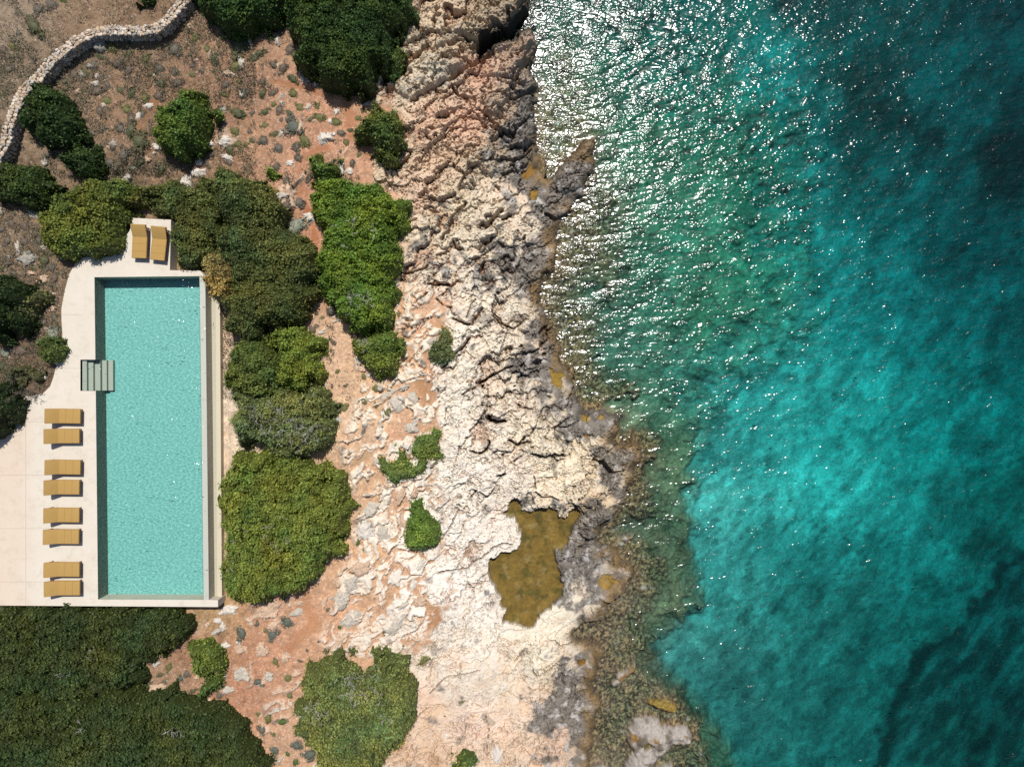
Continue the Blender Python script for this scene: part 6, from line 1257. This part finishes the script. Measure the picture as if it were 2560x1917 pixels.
# ------------------------------------------------------------------ dry stone wall
WL = [(500, -60), (472, -20), (461, 0), (435, 32), (406, 61), (386, 74), (348, 77), (290, 77), (255, 78), (226, 84), (188, 104), (162, 125), (130, 151), (107, 180), (81, 209), (55, 232), (38, 270), (26, 304), (16, 342), (6, 377), (-9, 406), (-30, 450), (-45, 500)]
hW = .72
Wp = np.array([P(u, v, zat(min(max(u, -29), 2600), max(v, -29)) + hW)[:2] for u, v in WL]); Wg = np.array([zat(max(u, -29), max(v, -29)) for u, v in WL])
seg = np.r_[0, np.cumsum(np.hypot(*np.diff(Wp, axis=0).T))]
rng = np.random.default_rng(99)
Vs, Fs, Cs, o_ = [], [], [], 0
import itertools
ico = bmesh.new(); bmesh.ops.create_icosphere(ico, subdivisions=1, radius=1); ic_v = np.array([v_.co for v_ in ico.verts]); ic_f = np.array([[v_.index for v_ in f_.verts] for f_ in ico.faces]); ico.free()
def wpos(s): 
    x = np.interp(s, seg, Wp[:, 0]); y = np.interp(s, seg, Wp[:, 1]); zg = np.interp(s, seg, Wg)
    x2 = np.interp(s + .2, seg, Wp[:, 0]); y2 = np.interp(s + .2, seg, Wp[:, 1]); x1 = np.interp(s - .2, seg, Wp[:, 0]); y1 = np.interp(s - .2, seg, Wp[:, 1])
    t = np.array([x2 - x1, y2 - y1]); t /= np.linalg.norm(t) + 1e-9
    return x, y, zg, t
pal = [srgb(236, 214, 190), srgb(214, 196, 172), srgb(200, 192, 180), srgb(222, 194, 164), srgb(190, 170, 150), srgb(244, 230, 214)]
def add_stone(c, size, t, col):
    global o_
    sx_, sy_, sz_ = size
    v = ic_v * (1 + rng.normal(0, .13, (len(ic_v), 1)))
    v = np.sign(v) * np.abs(v) ** .75 * np.array([sx_, sy_, sz_])
    a = rng.normal(0, .35) + math.atan2(t[1], t[0]); ca2, sa2 = math.cos(a), math.sin(a)
    tilt = rng.normal(0, .15); v = v @ np.array([[1, 0, math.sin(tilt)], [0, 1, 0], [-math.sin(tilt), 0, 1]])
    x = v[:, 0] * ca2 - v[:, 1] * sa2 + c[0]; y = v[:, 0] * sa2 + v[:, 1] * ca2 + c[1]
    Vs.append(np.stack([x, y, v[:, 2] + c[2]], -1)); Fs.append(ic_f + o_); Cs.append(np.tile(col * rng.uniform(.8, 1.12), (len(v), 1))); o_ += len(v)
s = 0
for row, zf in enumerate((.07, .22, .37, .52, .66)):
    for off in (-.16, .16):
        s = rng.uniform(0, .2)
        while s < seg[-1]:
            L = rng.uniform(.16, .36); x, y, zg, t = wpos(s + L / 2); nrm_ = np.array([-t[1], t[0]])
            c = np.array([x, y, 0]); c[:2] += nrm_ * (off + rng.normal(0, .02)); c[2] = zg + zf + rng.normal(0, .015)
            add_stone(c, (L / 2 * 1.05, rng.uniform(.09, .13), rng.uniform(.08, .11)), t, pal[rng.integers(0, 6)]); s += L
for off in (-.19, -.07, .06, .19):
    s = rng.uniform(0, .2)
    while s < seg[-1]:
        L = rng.uniform(.10, .27); x, y, zg, t = wpos(s + L / 2); nrm_ = np.array([-t[1], t[0]])
        c = np.array([x, y, 0]); c[:2] += nrm_ * (off + rng.normal(0, .025)); c[2] = zg + .73 + rng.normal(0, .03)
        add_stone(c, (L / 2 * 1.1, rng.uniform(.06, .1), rng.uniform(.05, .09)), t, pal[rng.integers(0, 6)]); s += L
org = np.array([Wp[10, 0], Wp[10, 1], Wg[10]])
obj('dry_stone_wall', newmesh('dry_stone_wall', np.vstack(Vs) - org, np.vstack(Fs), False, M_rock, {'tone': np.clip(np.vstack(Cs), 0, .6)}), None, org, label='winding dry stone wall across the top left corner', category='wall')

# ------------------------------------------------------------------ camera, light, world
cam = bpy.data.cameras.new('camera'); co_ = bpy.data.objects.new('camera', cam); COL.objects.link(co_)
co_.location = (0, 0, HC); co_.rotation_euler = (0, 0, 0)
cam.sensor_fit = 'HORIZONTAL'; cam.sensor_width = 36; cam.lens = 18 / (1280 * K); cam.clip_end = 3000; cam.clip_start = .5
scene.camera = co_
sunv = Vector((.06, .49, 1)).normalized()
L = bpy.data.lights.new('sun', 'SUN'); L.energy = 4.2; L.angle = math.radians(.5); L.color = (1, .965, .91)
so = bpy.data.objects.new('sun', L); COL.objects.link(so); so.rotation_euler = sunv.to_track_quat('Z', 'Y').to_euler(); so.location = (0, 0, 60)
w = bpy.data.worlds.new('World'); scene.world = w; w.use_nodes = True
nt = w.node_tree; nt.nodes.clear()
sky = nt.nodes.new('ShaderNodeTexSky'); sky.sky_type = 'NISHITA'; sky.sun_disc = False
sky.sun_elevation = math.asin(sunv.z); sky.sun_rotation = math.atan2(sunv.x, sunv.y)
bg = nt.nodes.new('ShaderNodeBackground'); bg.inputs[1].default_value = .08; wo = nt.nodes.new('ShaderNodeOutputWorld')
nt.links.new(sky.outputs[0], bg.inputs[0]); nt.links.new(bg.outputs[0], wo.inputs[0])
scene.view_settings.view_transform = 'Standard'; scene.view_settings.look = 'None'; scene.view_settings.exposure = .45; scene.view_settings.gamma = 1
scene.render.engine = 'CYCLES'
c_ = scene.cycles; c_.max_bounces = 8; c_.diffuse_bounces = 2; c_.glossy_bounces = 2; c_.transparent_max_bounces = 12; c_.volume_bounces = 0
c_.use_denoising = False; c_.sample_clamp_indirect = 4; c_.caustics_reflective = False; c_.caustics_refractive = False
